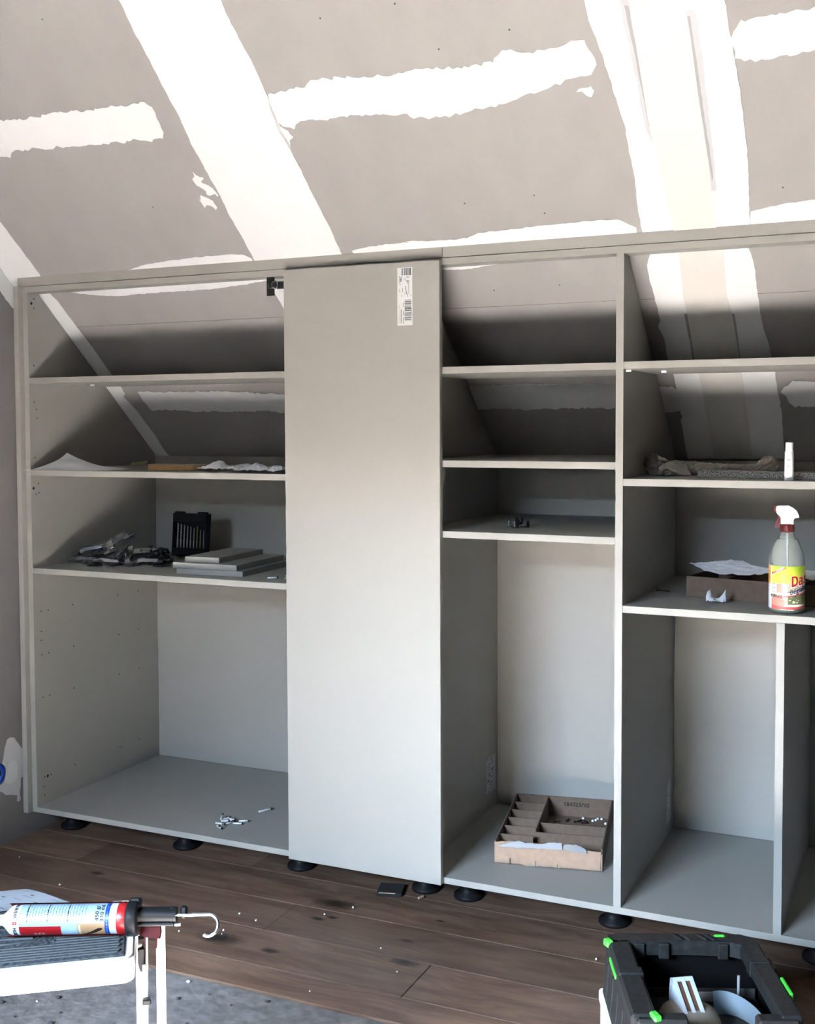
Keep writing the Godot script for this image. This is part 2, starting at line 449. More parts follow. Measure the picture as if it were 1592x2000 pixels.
func materials() -> void:
	var soft := speckled(Color(0.97, 0.97, 0.97), Color(1, 1, 1), 0.02, 256, 1.0)
	M.laminate = mat(Color(0.527, 0.515, 0.495), 0.55)
	M.laminate_side = mat(Color(0.775, 0.755, 0.725), 0.6)
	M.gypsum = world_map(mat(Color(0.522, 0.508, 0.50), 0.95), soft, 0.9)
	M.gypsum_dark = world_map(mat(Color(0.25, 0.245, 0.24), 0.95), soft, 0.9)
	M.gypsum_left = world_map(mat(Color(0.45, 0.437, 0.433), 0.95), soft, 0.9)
	M.plaster = mat(Color(0.745, 0.745, 0.745), 0.9)
	M.tape = mat(Color(0.695, 0.683, 0.662), 0.9)
	M.grey_and_shade = mat(Color(0.52, 0.515, 0.515), 0.9)  # grey that paints the groove shade; also colours torn paper and a rod
	M.pale_shade = mat(Color(0.61, 0.61, 0.62), 0.9)  # lighter grey that paints the soft edge of the groove shade
	M.rib_highlight = mat(Color(0.19, 0.205, 0.215), 0.6)  # lighter than the mat, to paint highlights on the raised tread
	M.joint = mat(Color(0.32, 0.30, 0.28), 0.9)
	M.plaster_grey = mat(Color(0.70, 0.69, 0.70), 0.9)
	var grain := grained()
	M.wood = []
	for tone in [0.90, 0.83, 0.96, 0.87, 0.80]:
		var m := world_map(mat(Color(tone, tone, tone), 0.5), grain, 1.0)
		m.albedo_texture = M.wood[0].albedo_texture if M.wood else m.albedo_texture
		m.uv1_scale = Vector3(1.0 / 2.2, 1.0, 1.0 / 0.748)
		m.uv1_offset = Vector3(0, 0, -0.088 / 0.748)
		M.wood.append(m)
	M.screed = bump(world_map(mat(Color(1, 1, 1), 0.85), speckled(Color(0.41, 0.395, 0.385), Color(0.50, 0.485, 0.475), 0.03, 512, 1.0, 8), 0.8), speckled(Color.BLACK, Color.WHITE, 0.08, 256, 1.0, 5), 0.15)
	M.black = mat(Color(0.10, 0.10, 0.105), 0.5)
	M.black.albedo_color = Color(0.07, 0.07, 0.075)
	M.black.metallic_specular = 0.22
	M.crate_shade = mat(Color(0.055, 0.055, 0.058), 0.9)  # darkness inside the crate, put into the colour of its inner walls
	M.crate_shade.metallic_specular = 0.1
	M.grip_red = mat(Color(0.17, 0.006, 0.01), 0.5)
	M.grip_red.metallic_specular = 0.2
	M.black_rough = world_map(mat(Color(1, 1, 1), 0.7), speckled(Color(0.018, 0.018, 0.020), Color(0.095, 0.095, 0.092), 0.05, 256, 1.5, 12), 0.25)
	M.hole = mat(Color(0.05, 0.045, 0.04), 0.9)
	M.white = mat(Color(0.86, 0.86, 0.86), 0.4)
	M.white_dull = mat(Color(0.80, 0.80, 0.81), 0.7)
	M.steel = mat(Color(0.82, 0.82, 0.82), 0.25, 1.0)
	M.zinc = mat(Color(0.72, 0.73, 0.75), 0.22, 1.0)
	M.bright = mat(Color(0.86, 0.87, 0.88), 0.35, 0.35)
	M.dark_steel = mat(Color(0.16, 0.16, 0.17), 0.35, 0.7)
	M.paper = mat(Color(0.86, 0.86, 0.88), 0.9)
	M.paper_yellow = mat(Color(0.80, 0.77, 0.60), 0.9)
	M.paper_torn = mat(Color(0.58, 0.58, 0.59), 0.9)
	M.ink = mat(Color(0.06, 0.06, 0.07), 0.8)
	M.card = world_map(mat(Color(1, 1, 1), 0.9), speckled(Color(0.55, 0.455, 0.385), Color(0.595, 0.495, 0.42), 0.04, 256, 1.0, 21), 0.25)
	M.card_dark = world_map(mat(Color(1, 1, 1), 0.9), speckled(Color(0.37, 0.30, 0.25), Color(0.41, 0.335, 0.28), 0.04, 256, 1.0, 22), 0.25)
	M.chip = world_map(mat(Color(1, 1, 1), 0.9), speckled(Color(0.20, 0.12, 0.05), Color(0.85, 0.66, 0.42), 0.16, 256, 2.4, 31), 0.09)
	M.stone = world_map(mat(Color(1, 1, 1), 0.5), speckled(Color(0.05, 0.05, 0.05), Color(0.80, 0.78, 0.74), 0.17, 256, 3.2, 33), 0.12)
	M.bag = mat(Color(0.60, 0.56, 0.52), 0.55)
	M.red = mat(Color(0.62, 0.06, 0.08), 0.35)
	M.dark_red = mat(Color(0.33, 0.02, 0.03), 0.45)
	M.green = mat(Color(0.25, 0.72, 0.22), 0.45)
	M.blue = mat(Color(0.05, 0.25, 0.62), 0.5)
	M.rubber = bump(world_map(mat(Color(1, 1, 1), 0.8), speckled(Color(0.10, 0.115, 0.125), Color(0.22, 0.24, 0.255), 0.08, 256, 1.5, 41), 0.2), speckled(Color.BLACK, Color.WHITE, 0.2, 128, 1.0, 6), 0.1)
	M.chestnut = mat(Color(0.30, 0.17, 0.12), 0.7)
	M.glass = mat(Color(1, 1, 1, 0.05), 0.02)
	M.glass.transparency = BaseMaterial3D.TRANSPARENCY_ALPHA
	M.clear = mat(Color(0.66, 0.68, 0.65, 0.42), 0.35)
	M.clear.transparency = BaseMaterial3D.TRANSPARENCY_ALPHA
	M.film = mat(Color(0.42, 0.465, 0.50), 0.5)
	M.film.backlight_enabled = true
	M.film.backlight = Color(0.22, 0.26, 0.3)
	M.liquid = mat(Color(0.44, 0.48, 0.16), 0.2)
	M.edge_dark = mat(Color(0.25, 0.24, 0.23), 0.8)


# ------------------------------------------------------------------ the scene
func _ready() -> void:
	var cam := Camera3D.new()
	cam.name = "camera"
	add_child(cam)
	cam.position = Vector3(2.7552, 1.4, 2.9679)
	cam.rotation = Vector3(-0.0484, 0.4290, -0.0038)
	cam.projection = Camera3D.PROJECTION_FRUSTUM
	cam.keep_aspect = Camera3D.KEEP_HEIGHT
	cam.near = 0.05
	cam.far = 60.0
	cam.size = 0.05 * 2000.0 / 2255.15
	cam.frustum_offset = Vector2(0, -0.05 * 60.46 / 2255.15)
	cam.current = true

	var sky_look := ProceduralSkyMaterial.new()
	sky_look.sky_top_color = Color(0.30, 0.48, 0.80)
	sky_look.sky_horizon_color = Color(0.72, 0.80, 0.88)
	sky_look.ground_horizon_color = Color(0.55, 0.55, 0.52)
	sky_look.ground_bottom_color = Color(0.30, 0.29, 0.27)
	sky_look.sky_energy_multiplier = 0.2
	sky_look.ground_energy_multiplier = 0.2
	var env := Environment.new()
	env.background_mode = Environment.BG_SKY
	env.sky = Sky.new()
	env.sky.sky_material = sky_look
	env.tonemap_mode = Environment.TONE_MAPPER_LINEAR
	env.tonemap_exposure = 14.2
	env.sdfgi_enabled = true
	env.ssao_enabled = true
	env.ssil_enabled = true
	var around := WorldEnvironment.new()
	around.name = "surroundings"
	around.environment = env
	add_child(around)

	# the sun comes in through the roof window behind the camera and falls on the grey floor just below the picture
	var sun := DirectionalLight3D.new()
	sun.name = "sun"
	sun.light_color = Color(1.0, 0.995, 0.985)
	sun.light_energy = SUN_ENERGY
	sun.light_angular_distance = 0.6
	sun.shadow_enabled = true
	add_child(sun)
	sun.look_at_from_position(Vector3.ZERO, Vector3(SUN_X, -1.0, -0.94))
	# daylight: the patch of sky that stands above the neighbouring roofs, seen through the window
	var day := AreaLight3D.new()
	day.name = "sky_daylight"
	day.area_size = Vector2(3.9, SKY_TOP - SKY_LOW)
	day.area_normalize_energy = false
	day.light_color = Color(0.78, 0.89, 1.0)
	day.light_energy = DAY_ENERGY
	day.shadow_enabled = true
	day.area_range = 30.0
	add_child(day)
	day.look_at_from_position(Vector3(0.05, (SKY_LOW + SKY_TOP) * 0.5, 8.0), Vector3(0.05, (SKY_LOW + SKY_TOP) * 0.5 - 2.2, 0.0))

	materials()
	room()
	wardrobe()
	floor_things()
	left_bay_things()
	middle_bay_things()
	right_bay_things()
	stool_and_gun()
	crate()


func rear_y(z: float) -> float:
	return SLOPE_Y + SLOPE_K * (2.0 * RIDGE_Z - z)


const ZF := 3.4              # the wall behind the camera, with the window
const WIN_X0 := 0.60
const WIN_X1 := 1.87
const WIN_TOP := 2.0
const SILL := 0.85
const SKY_LOW := 2.75
const SKY_TOP := 4.8
const SUN_ENERGY := 49.0
const SUN_X := 0.34
const DAY_ENERGY := 5.2


# a frame for things lying on the ceiling: x stays x, y runs as z does along the slope, the third axis points into the room
func on_slope(lift := 0.0) -> Transform3D:
	var n := Vector3(0, -1.0, SLOPE_K).normalized()
	return Transform3D(Basis(Vector3.RIGHT, Vector3(0, SLOPE_K, 1.0), n), Vector3(0, SLOPE_Y, 0) + n * lift)


func room() -> void:
	var X0 := -0.063
	var X1 := 3.9
	var zr := -0.70
	var zf := ZF
	# floor: laid oak planks, then bare screed towards the camera
	var floor_root := root_at("floor")
	structure(floor_root)
	var st := tool()
	cbox(st, Vector3(X0, -0.12, zr), Vector3(X1, -0.016, zf), 0.001)
	obj("screed", st, M.screed, floor_root, "bare grey dusty screed beyond the last plank")
	st = tool()
	cbox(st, Vector3(X0, -0.02, 0.5785), Vector3(X1, -0.006, zf), 0.001)
	obj("levelling_layer", st, M.screed, floor_root)
	var edges := [-0.70, -0.66, -0.473, -0.286, -0.099, 0.088, 0.275, 0.462, 0.577]
	var joints := [[1.0], [0.4, 2.3], [1.3, 3.2], [0.8, 2.6], [0.25, 2.15], [1.077, 2.95], [-0.02, 1.586, 3.4], [0.62, 2.45]]
	var rng := RandomNumberGenerator.new()
	rng.seed = 5
	for r in joints.size():
		var xs := [X0]
		for j in joints[r]:
			if j > X0 + 0.03:
				xs.append(j)
		xs.append(X1)
		for k in xs.size() - 1:
			st = tool()
			var lift := rng.randf_range(-0.0006, 0.0)
			cbox(st, Vector3(xs[k] + 0.0006, -0.016, edges[r] + 0.0007), Vector3(xs[k + 1] - 0.0006, lift, edges[r + 1] - 0.0007), 0.0014)
			obj("plank", st, M.wood[rng.randi() % 5], floor_root)
	# walls
	st = tool()
	cbox(st, Vector3(X0 - 0.12, -0.12, zr - 0.1), Vector3(X0, 4.1, zf + 0.25))
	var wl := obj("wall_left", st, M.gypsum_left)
	structure(wl)
	var k := 0
	for name_ in WALL_PATCHES:
		st = tool()
		# the outline's numbers are z and y
		prism(st, ragged(WALL_PATCHES[name_], 0.004, 50 + k), 0.0012 + 0.0008 * k, Transform3D(Basis(Vector3(0, 0, 1), Vector3(0, 1, 0), Vector3(1, 0, 0)), Vector3(X0, 0, 0)))
		obj("filler_patch", st, M.plaster_grey if k == 0 else M.plaster, wl, "pale patch of filler round the blue socket box")
		k += 1
	st = tool()
	var strip := []
	for z in [-0.6, -0.4, -0.2, 0.0, 0.2, 0.4, 0.6, 0.8]:
		strip.append_array([z, SLOPE_Y + SLOPE_K * z - 0.002])
	for z in [0.8, 0.6, 0.4, 0.2, 0.0, -0.2, -0.4, -0.6]:
		strip.append_array([z, SLOPE_Y + SLOPE_K * z - 0.078])
	prism(st, ragged(strip, 0.004, 61), 0.0014, Transform3D(Basis(Vector3(0, 0, 1), Vector3(0, 1, 0), Vector3(1, 0, 0)), Vector3(X0, 0, 0)))
	obj("corner_compound", st, M.plaster, wl, "white joint compound along the slope on the side wall")
	st = tool()
	cbox(st, Vector3(X1, -0.12, zr - 0.1), Vector3(X1 + 0.12, 4.1, zf + 0.25))
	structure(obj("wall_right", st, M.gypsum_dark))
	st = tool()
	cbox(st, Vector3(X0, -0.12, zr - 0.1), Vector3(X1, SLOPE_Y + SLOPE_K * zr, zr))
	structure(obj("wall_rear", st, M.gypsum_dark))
	st = tool()
	cbox(st, Vector3(X0, -0.12, zf), Vector3(WIN_X0, rear_y(zf) + 0.05, zf + 0.12))
	cbox(st, Vector3(WIN_X1, -0.12, zf), Vector3(X1, rear_y(zf) + 0.05, zf + 0.12))
	cbox(st, Vector3(WIN_X0, WIN_TOP, zf), Vector3(WIN_X1, rear_y(zf) + 0.05, zf + 0.12))
	cbox(st, Vector3(WIN_X0, -0.12, zf), Vector3(WIN_X1, SILL, zf + 0.12))
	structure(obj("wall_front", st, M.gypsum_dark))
	# the sloped ceiling over the wardrobe
	st = tool()
	var yz := func(z: float, y: float) -> Vector2: return Vector2(z, y)
	var along := Transform3D(Basis(Vector3(0, 0, 1), Vector3(0, 1, 0), Vector3(-1, 0, 0)), Vector3(X1, 0, 0))
	prism(st, PackedVector2Array([yz.call(zr - 0.1, SLOPE_Y + SLOPE_K * (zr - 0.1)), yz.call(RIDGE_Z, SLOPE_Y + SLOPE_K * RIDGE_Z), yz.call(RIDGE_Z, SLOPE_Y + SLOPE_K * RIDGE_Z + 0.15), yz.call(zr - 0.1, SLOPE_Y + SLOPE_K * (zr - 0.1) + 0.15)]), X1 - X0, along)
	var ceiling: MeshInstance3D = obj("ceiling", st, M.gypsum)
	structure(ceiling)
	var n := 0
	for name_ in PATCHES:
		st = tool()
		var outline: Array = PATCHES[name_]
		var m: Material = M.plaster
		var thick := 0.0012
		var amp := 0.006
		var said := "white smear of joint compound on the sloped board"
		if name_ == "corner_strip":
			outline = outline + [0.078, -0.69, -0.061, -0.69, -0.061, 0.90, 0.095, 0.90]
			amp = 0.003
			said = "white taped corner between slope and side wall"
		elif name_ == "left_strip" or name_ == "right_strip":
			amp = 0.003
			said = "wide white strip of joint compound running down the slope"
		elif name_ == "right_tape":
			m = M.tape
			thick = 0.0026
			amp = 0.0
			said = "cream tape down the middle of a wide joint"
		elif name_ == "left_band":
			m = M.tape
			thick = 0.0016
		elif name_.begins_with("groove"):  # relief shade along the tape edges, painted as grey strips
			m = M.grey_and_shade
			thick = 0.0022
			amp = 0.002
			said = "thin grey streak painted as groove shade beside the tape"
		elif name_.begins_with("streak"):  # wider, paler strips painting the soft edge of that shade
			m = M.pale_shade
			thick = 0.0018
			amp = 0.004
			said = "pale grey streak painted as soft groove shade beside the tape"
		elif name_.begins_with("speck"):
			amp = 0.014
		elif name_.ends_with("sliver"):
			amp = 0.003
		else:
			amp = 0.008
			said = "ragged cross band of joint compound"
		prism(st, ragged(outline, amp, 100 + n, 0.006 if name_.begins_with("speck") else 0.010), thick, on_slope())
		obj("joint_compound_and_shade", st, m, ceiling, said)
		n += 1
	st = tool()
	cbox(st, Vector3(X0, -0.0004, -0.0007), Vector3(X1, 0.0004, 0.0007), 0.0001)
	var seam := obj("board_joint", st, M.joint, ceiling, "thin dark joint between two boards")
	seam.transform = Transform3D(on_slope().basis.orthonormalized(), Vector3(0, SLOPE_Y - SLOPE_K * 0.1735, -0.1735))
	for p in SCREWS:
		st = tool()
		lathe(st, [Vector2(0.0, 0.0008), Vector2(0.0022, 0.0006), Vector2(0.0026, -0.0005)], Transform3D(Basis(Vector3.RIGHT, PI - 0.846) , Vector3(p[0], SLOPE_Y + SLOPE_K * p[1], p[1])), 8)
		obj("screw_head", st, M.edge_dark, ceiling)
	# the opposite slope and the window, behind the camera
	st = tool()
	prism(st, PackedVector2Array([Vector2(RIDGE_Z, rear_y(RIDGE_Z)), Vector2(zf + 0.12, rear_y(zf + 0.12)), Vector2(zf + 0.12, rear_y(zf + 0.12) + 0.15), Vector2(RIDGE_Z, rear_y(RIDGE_Z) + 0.15)]), X1 - X0, Transform3D(Basis(Vector3(0, 0, 1), Vector3(0, 1, 0), Vector3(-1, 0, 0)), Vector3(X1, 0, 0)))
	structure(obj("ceiling", st, M.gypsum_dark))
	var win := root_at("window_1")
	structure(win)
	st = tool()
	for x in [WIN_X0 + 0.02, WIN_X1 - 0.02]:
		cbox(st, Vector3(x - 0.02, SILL, zf + 0.06), Vector3(x + 0.02, WIN_TOP, zf + 0.11))
	cbox(st, Vector3(WIN_X0 + 0.04, WIN_TOP - 0.04, zf + 0.06), Vector3(WIN_X1 - 0.04, WIN_TOP, zf + 0.11))
	cbox(st, Vector3(WIN_X0 + 0.04, SILL, zf + 0.06), Vector3(WIN_X1 - 0.04, SILL + 0.05, zf + 0.11))
	obj("window_frame", st, M.white, win)
	st = tool()
	cbox(st, Vector3(WIN_X0 + 0.04, SILL + 0.05, zf + 0.083), Vector3(WIN_X1 - 0.04, WIN_TOP - 0.04, zf + 0.087), 0.0)
	obj("pane", st, M.glass, win)
	# blue socket box in the side wall, at the picture's left edge
	var sock := thing("socket_box", "round blue electrical socket box in the grey side wall, left of the wardrobe", "socket box", Transform3D(Basis(Vector3(0, 0, 1), -PI / 2), Vector3(X0, 0.245, 0.098)))
	st = tool()
	lathe(st, [Vector2(0.022, -0.01), Vector2(0.022, 0.0030), Vector2(0.038, 0.0045), Vector2(0.040, 0.002), Vector2(0.040, -0.001)], Transform3D(), 28)
	obj("rim", st, M.blue, sock)
	st = tool()
	lathe(st, [Vector2(0.0, 0.0012), Vector2(0.0225, 0.0012)], Transform3D(), 28)
	obj("recess", st, M.hole, sock)


# ------------------------------------------------------------------ the wardrobe
func slope_z(y: float) -> float:      # how far back a board at height y can go under the slope
	return maxf(-DEPTH, (y - SLOPE_Y) / SLOPE_K + 0.006)


# an upright panel between x0 and x1 whose back edge follows the slope
func upright(x0: float, x1: float, y0: float, y1: float) -> SurfaceTool:
	var st := tool()
	var z1 := slope_z(y1)
	var pts := PackedVector2Array([Vector2(0, y0), Vector2(0, y1), Vector2(z1, y1)])
	if z1 > -DEPTH + 0.001:
		pts.append(Vector2(-DEPTH, SLOPE_Y + SLOPE_K * (-DEPTH - 0.006)))
	pts.append(Vector2(-DEPTH, y0))
	prism(st, pts, x1 - x0, Transform3D(Basis(Vector3(0, 0, 1), Vector3(0, 1, 0), Vector3(-1, 0, 0)), Vector3(x1, 0, 0)))
	return st


func board(x0: float, x1: float, top: float, thick := 0.019, front := -0.0008) -> SurfaceTool:
	var st := tool()
	cbox(st, Vector3(x0 + 0.0003, top - thick, slope_z(top)), Vector3(x1 - 0.0003, top, front), 0.0006)
	return st


const S := [1.561, 1.2558, 0.9288]
const B := [1.561, 1.3014, 1.1039]
const E := [1.5625, 1.2584, 0.9252]
const XR := 3.2


func wardrobe() -> void:
	var w := thing("built_in_wardrobe", "greige built-in wardrobe with open shelf bays and one tall door, under the sloping ceiling", "wardrobe")
	var L: Material = M.laminate
	var st := tool()
	cbox(st, Vector3(0, 0.1, -DEPTH), Vector3(XR, 0.118, 0), 0.0006)
	obj("bottom_panel", st, L, w)
	st = tool()
	var along := Transform3D(Basis(Vector3(0, 0, 1), Vector3(0, 1, 0), Vector3(-1, 0, 0)), Vector3(XR, 0, 0))
	prism(st, PackedVector2Array([Vector2(0, 1.8415), Vector2(0, 1.8604), Vector2(slope_z(1.8604), 1.8604), Vector2(slope_z(1.8415), 1.8415)]), XR, along)
	obj("top_panel", st, L, w)
	obj("side_panel", upright(0.0, 0.0199, 0.118, 1.8413), L, w)
	for x in [[1.0099, 1.0296], [1.4008, 1.4205], [1.9954, 2.0151]]:
		obj("partition", upright(x[0], x[1], 0.118, 1.8413), L, w)
	obj("partition", upright(2.4034, 2.4231, 0.118, E[2] - 0.0192), L, w, "short partition under the lowest shelf of the right bay")
	obj("side_panel", upright(XR - 0.019, XR, 0.118, 1.8413), L, w)
	for y in S:
		obj("shelf", board(0.0199, 1.0099, y), L, w)
	for y in B:
		obj("shelf", board(1.4205, 1.9954, y), L, w)
	for y in E:
		obj("shelf", board(2.0151, XR - 0.019, y), L, w)
	for x in [[0.0199, 1.0099], [1.0296, 1.4008], [1.4205, 1.9954], [2.0151, XR - 0.019]]:
		st = tool()
		cbox(st, Vector3(x[0] + 0.0003, 0.1185, -DEPTH - 0.008), Vector3(x[1] - 0.0003, SLOPE_Y - SLOPE_K * (DEPTH + 0.008) - 0.004, -DEPTH), 0.0004)
		obj("back_panel", st, L, w)
	# boards that close the gap to the slope and to the wall
	for x in [[-0.0205, 1.5058], [1.5070, XR]]:
		st = tool()
		prism(st, PackedVector2Array([Vector2(0.0, 1.8624), Vector2(0.0, 1.8925), Vector2(-0.0015, 1.8925), Vector2(slope_z(1.8624) - 0.004, 1.8624)]), x[1] - x[0], Transform3D(Basis(Vector3(0, 0, 1), Vector3(0, 1, 0), Vector3(-1, 0, 0)), Vector3(x[1], 0, 0)))
		obj("top_filler", st, L, w)
	st = tool()
	cbox(st, Vector3(-0.0225, 0.0995, -0.25), Vector3(-0.0022, 1.64, 0.0195), 0.0008)
	cbox(st, Vector3(-0.0225, 1.64, -0.02), Vector3(-0.0022, 1.8608, 0.0195), 0.0008)
	obj("side_filler", st, L, w)
	# the door
	st = tool()
	cbox(st, Vector3(1.0105, 0.1015, 0.0025), Vector3(1.5062, 1.8548, 0.0215), 0.0012)
	var door := obj("door", st, L, w, "tall plain door with a white barcode sticker")
	sticker(door)
	# the hinge that is still waiting for its door
	st = tool()
	box(st, Vector3(0.026, 0.060, 0.005), Transform3D(Basis(), Vector3(0.9440, 1.8165, -0.016)), 0.001)
	box(st, Vector3(0.020, 0.016, 0.012), Transform3D(Basis(), Vector3(0.950, 1.8165, -0.012)), 0.003)
	var hinge := obj("hinge", st, M.dark_steel, w, "dark opened hinge at the upper left of the door")
	st = tool()
	box(st, Vector3(0.052, 0.022, 0.014), Transform3D(Basis(Vector3.UP, 0.25), Vector3(0.982, 1.8165, -0.018)), 0.003)
	box(st, Vector3(0.012, 0.030, 0.050), Transform3D(Basis(), Vector3(1.0035, 1.8165, -0.040)), 0.002)
	obj("hinge_arm", st, M.dark_steel, hinge)
	st = tool()
	tube(st, [Vector3(0.957, 1.826, -0.005), Vector3(0.972, 1.828, -0.004), Vector3(0.975, 1.817, -0.004), Vector3(0.972, 1.806, -0.004), Vector3(0.957, 1.808, -0.005), Vector3(0.955, 1.817, -0.005), Vector3(0.957, 1.826, -0.005)], 0.0016, 6)
	obj("hinge_link", st, M.steel, hinge)
	# adjustable black feet
	for z in [-0.165, -0.55]:
		for x in [0.030, 0.505, 0.945, 1.378, 1.515, 1.955, 2.50, 3.1]:
			st = tool()
			lathe(st, [Vector2(0.0, 0.0), Vector2(0.040, 0.0), Vector2(0.043, 0.003), Vector2(0.042, 0.012), Vector2(0.026, 0.018), Vector2(0.024, 0.05), Vector2(0.030, 0.052), Vector2(0.030, 0.078), Vector2(0.045, 0.086), Vector2(0.045, 0.0998), Vector2(0.0, 0.0998)], spot(x, 0.0003, z), 24)
			obj("foot", st, M.black, w)
	# drilled holes for shelf pins in the left side
	st = tool()
	for i in range(0, HOLES.size(), 2):
		lathe(st, [Vector2(0.0026, -0.0002), Vector2(0.0024, 0.0004), Vector2(0.0, 0.0004)], Transform3D(Basis(Vector3(0, 0, 1), -PI / 2), Vector3(0.0199, HOLES[i + 1], HOLES[i])), 8)
	for p in [[-0.012, 1.194], [-0.053, 0.210], [-0.018, 1.808]]:
		lathe(st, [Vector2(0.0052, -0.0002), Vector2(0.005, 0.0005), Vector2(0.0, 0.0005)], Transform3D(Basis(Vector3(0, 0, 1), -PI / 2), Vector3(0.0199, p[1], p[0])), 10)
	var holes := obj("pin_holes", st, M.hole, w)
	holes.set_meta("kind", "stuff")
	# white pins under the upper shelves
	for p in [[0.175, 1.5415, -0.13], [1.4290, 1.5415, -0.06], [2.024, 1.5430, -0.02], [2.095, 1.5430, -0.12]]:
		st = tool()
		box(st, Vector3(0.014, 0.006, 0.008), Transform3D(Basis(), Vector3(p[0], p[1] - 0.0035, p[2])), 0.001)
		obj("shelf_pin", st, M.white, w)
	# paper labels stuck inside
	var im := blank(64, 160, Color(0.74, 0.74, 0.74))
	var rng := RandomNumberGenerator.new()
	rng.seed = 3
	for i in 26:
		bar(im, rng.randi_range(4, 40), 4 + i * 6, rng.randi_range(6, 20), rng.randi_range(1, 4), Color(0.2, 0.2, 0.2))
	for p in [[1.4206, 0.235, -0.612, 0.088, 0.118], [2.0152, 0.225, -0.60, 0.05, 0.13]]:
		st = tool()
		label_quad(st, Vector3(p[0] + 0.0006, p[1], p[2]), Vector3(0, 0, -p[3] * 0.5), Vector3(0, p[4] * 0.5, 0), Vector3.RIGHT)
		obj("paper_label", st, mapped(im, 0.9), w, "printed paper label low on a partition")


# a thin printed label: centre, half width, half height, outward normal; the picture fills it
func label_quad(st: SurfaceTool, c: Vector3, hx: Vector3, hy: Vector3, n: Vector3) -> void:
	var p := [c - hx - hy, c + hx - hy, c + hx + hy, c - hx + hy]
	var uv := [Vector2(0, 1), Vector2(1, 1), Vector2(1, 0), Vector2(0, 0)]
	var o := [0, 2, 1, 0, 3, 2] if (p[1] - p[0]).cross(p[2] - p[0]).dot(n) > 0.0 else [0, 1, 2, 0, 2, 3]
	for i in o:
		st.set_uv(uv[i])
		st.add_vertex(p[i])
	for i in 4:       # its paper edge
		var a: Vector3 = p[i]
		var b: Vector3 = p[(i + 1) % 4]
		st.set_uv(Vector2(0.01, 0.01))
		quad(st, a, b, b - n * 0.0004, a - n * 0.0004, (a + b) * 0.5 - c)


func sticker(door: Node) -> void:
	var W := Color(0.80, 0.80, 0.80)
	var K := Color(0.03, 0.03, 0.035)
	var G := Color(0.26, 0.26, 0.28)
	var im := blank(165, 590, W)
	var rng := RandomNumberGenerator.new()
	rng.seed = 11
	var x := 46
	while x < 150:                                   # upright bars at the top
		var bw := rng.randi_range(1, 9)
		bar(im, x, 6, bw, 72, [K, G, Color(0.25, 0.26, 0.36)][rng.randi() % 3])
		x += bw + rng.randi_range(1, 5)
	bar(im, 105, 76, 50, 2, K)
	var y := 330
	while y < 548:                                   # the large barcode lies on its side
		var bh := rng.randi_range(2, 9)
		bar(im, 80, y, 72, bh, K)
		y += bh + rng.randi_range(2, 8)
	for i in 10:                                     # small print running up the sticker
		bar(im, 62 + rng.randi_range(0, 40), 86 + i * 6, rng.randi_range(6, 36), rng.randi_range(1, 4), [K, G][rng.randi() % 2])
	for r in [[8, 470, 2, 100], [20, 380, 3, 40], [26, 430, 5, 140], [40, 420, 5, 150], [47, 430, 3, 130], [62, 360, 6, 40], [66, 440, 7, 50], [64, 500, 7, 70], [120, 130, 3, 140], [128, 150, 2, 130], [88, 190, 9, 44], [106, 130, 5, 40], [96, 236, 10, 36], [55, 210, 5, 40], [80, 250, 3, 36], [110, 270, 6, 30], [48, 270, 4, 30], [24, 220, 4, 30], [28, 160, 6, 16], [146, 280, 6, 16], [154, 420, 4, 60], [158, 480, 2, 80]]:
		var yy: int = r[1]
		while yy < r[1] + r[3]:
			var hh := rng.randi_range(2, 8)
			bar(im, r[0], yy, r[2], mini(hh, r[1] + r[3] - yy), K if rng.randf() < 0.7 else G)
			yy += hh + rng.randi_range(1, 3)
	var st := tool()
	label_quad(st, Vector3(1.40165, 1.7583, 0.0220), Vector3(0.0231, 0, 0), Vector3(0, 0.0803, 0), Vector3(0, 0, 1))
	var s := obj("barcode_sticker", st, mapped(im, 0.6), door, "white sticker with barcodes and small print")
	show_mesh(letters("16C", 0.0075, 0.0003), M.ink, "lettering", s, Transform3D(Basis(Vector3(0, 0, 1), PI / 2), Vector3(1.3888, 1.806, 0.0222)))


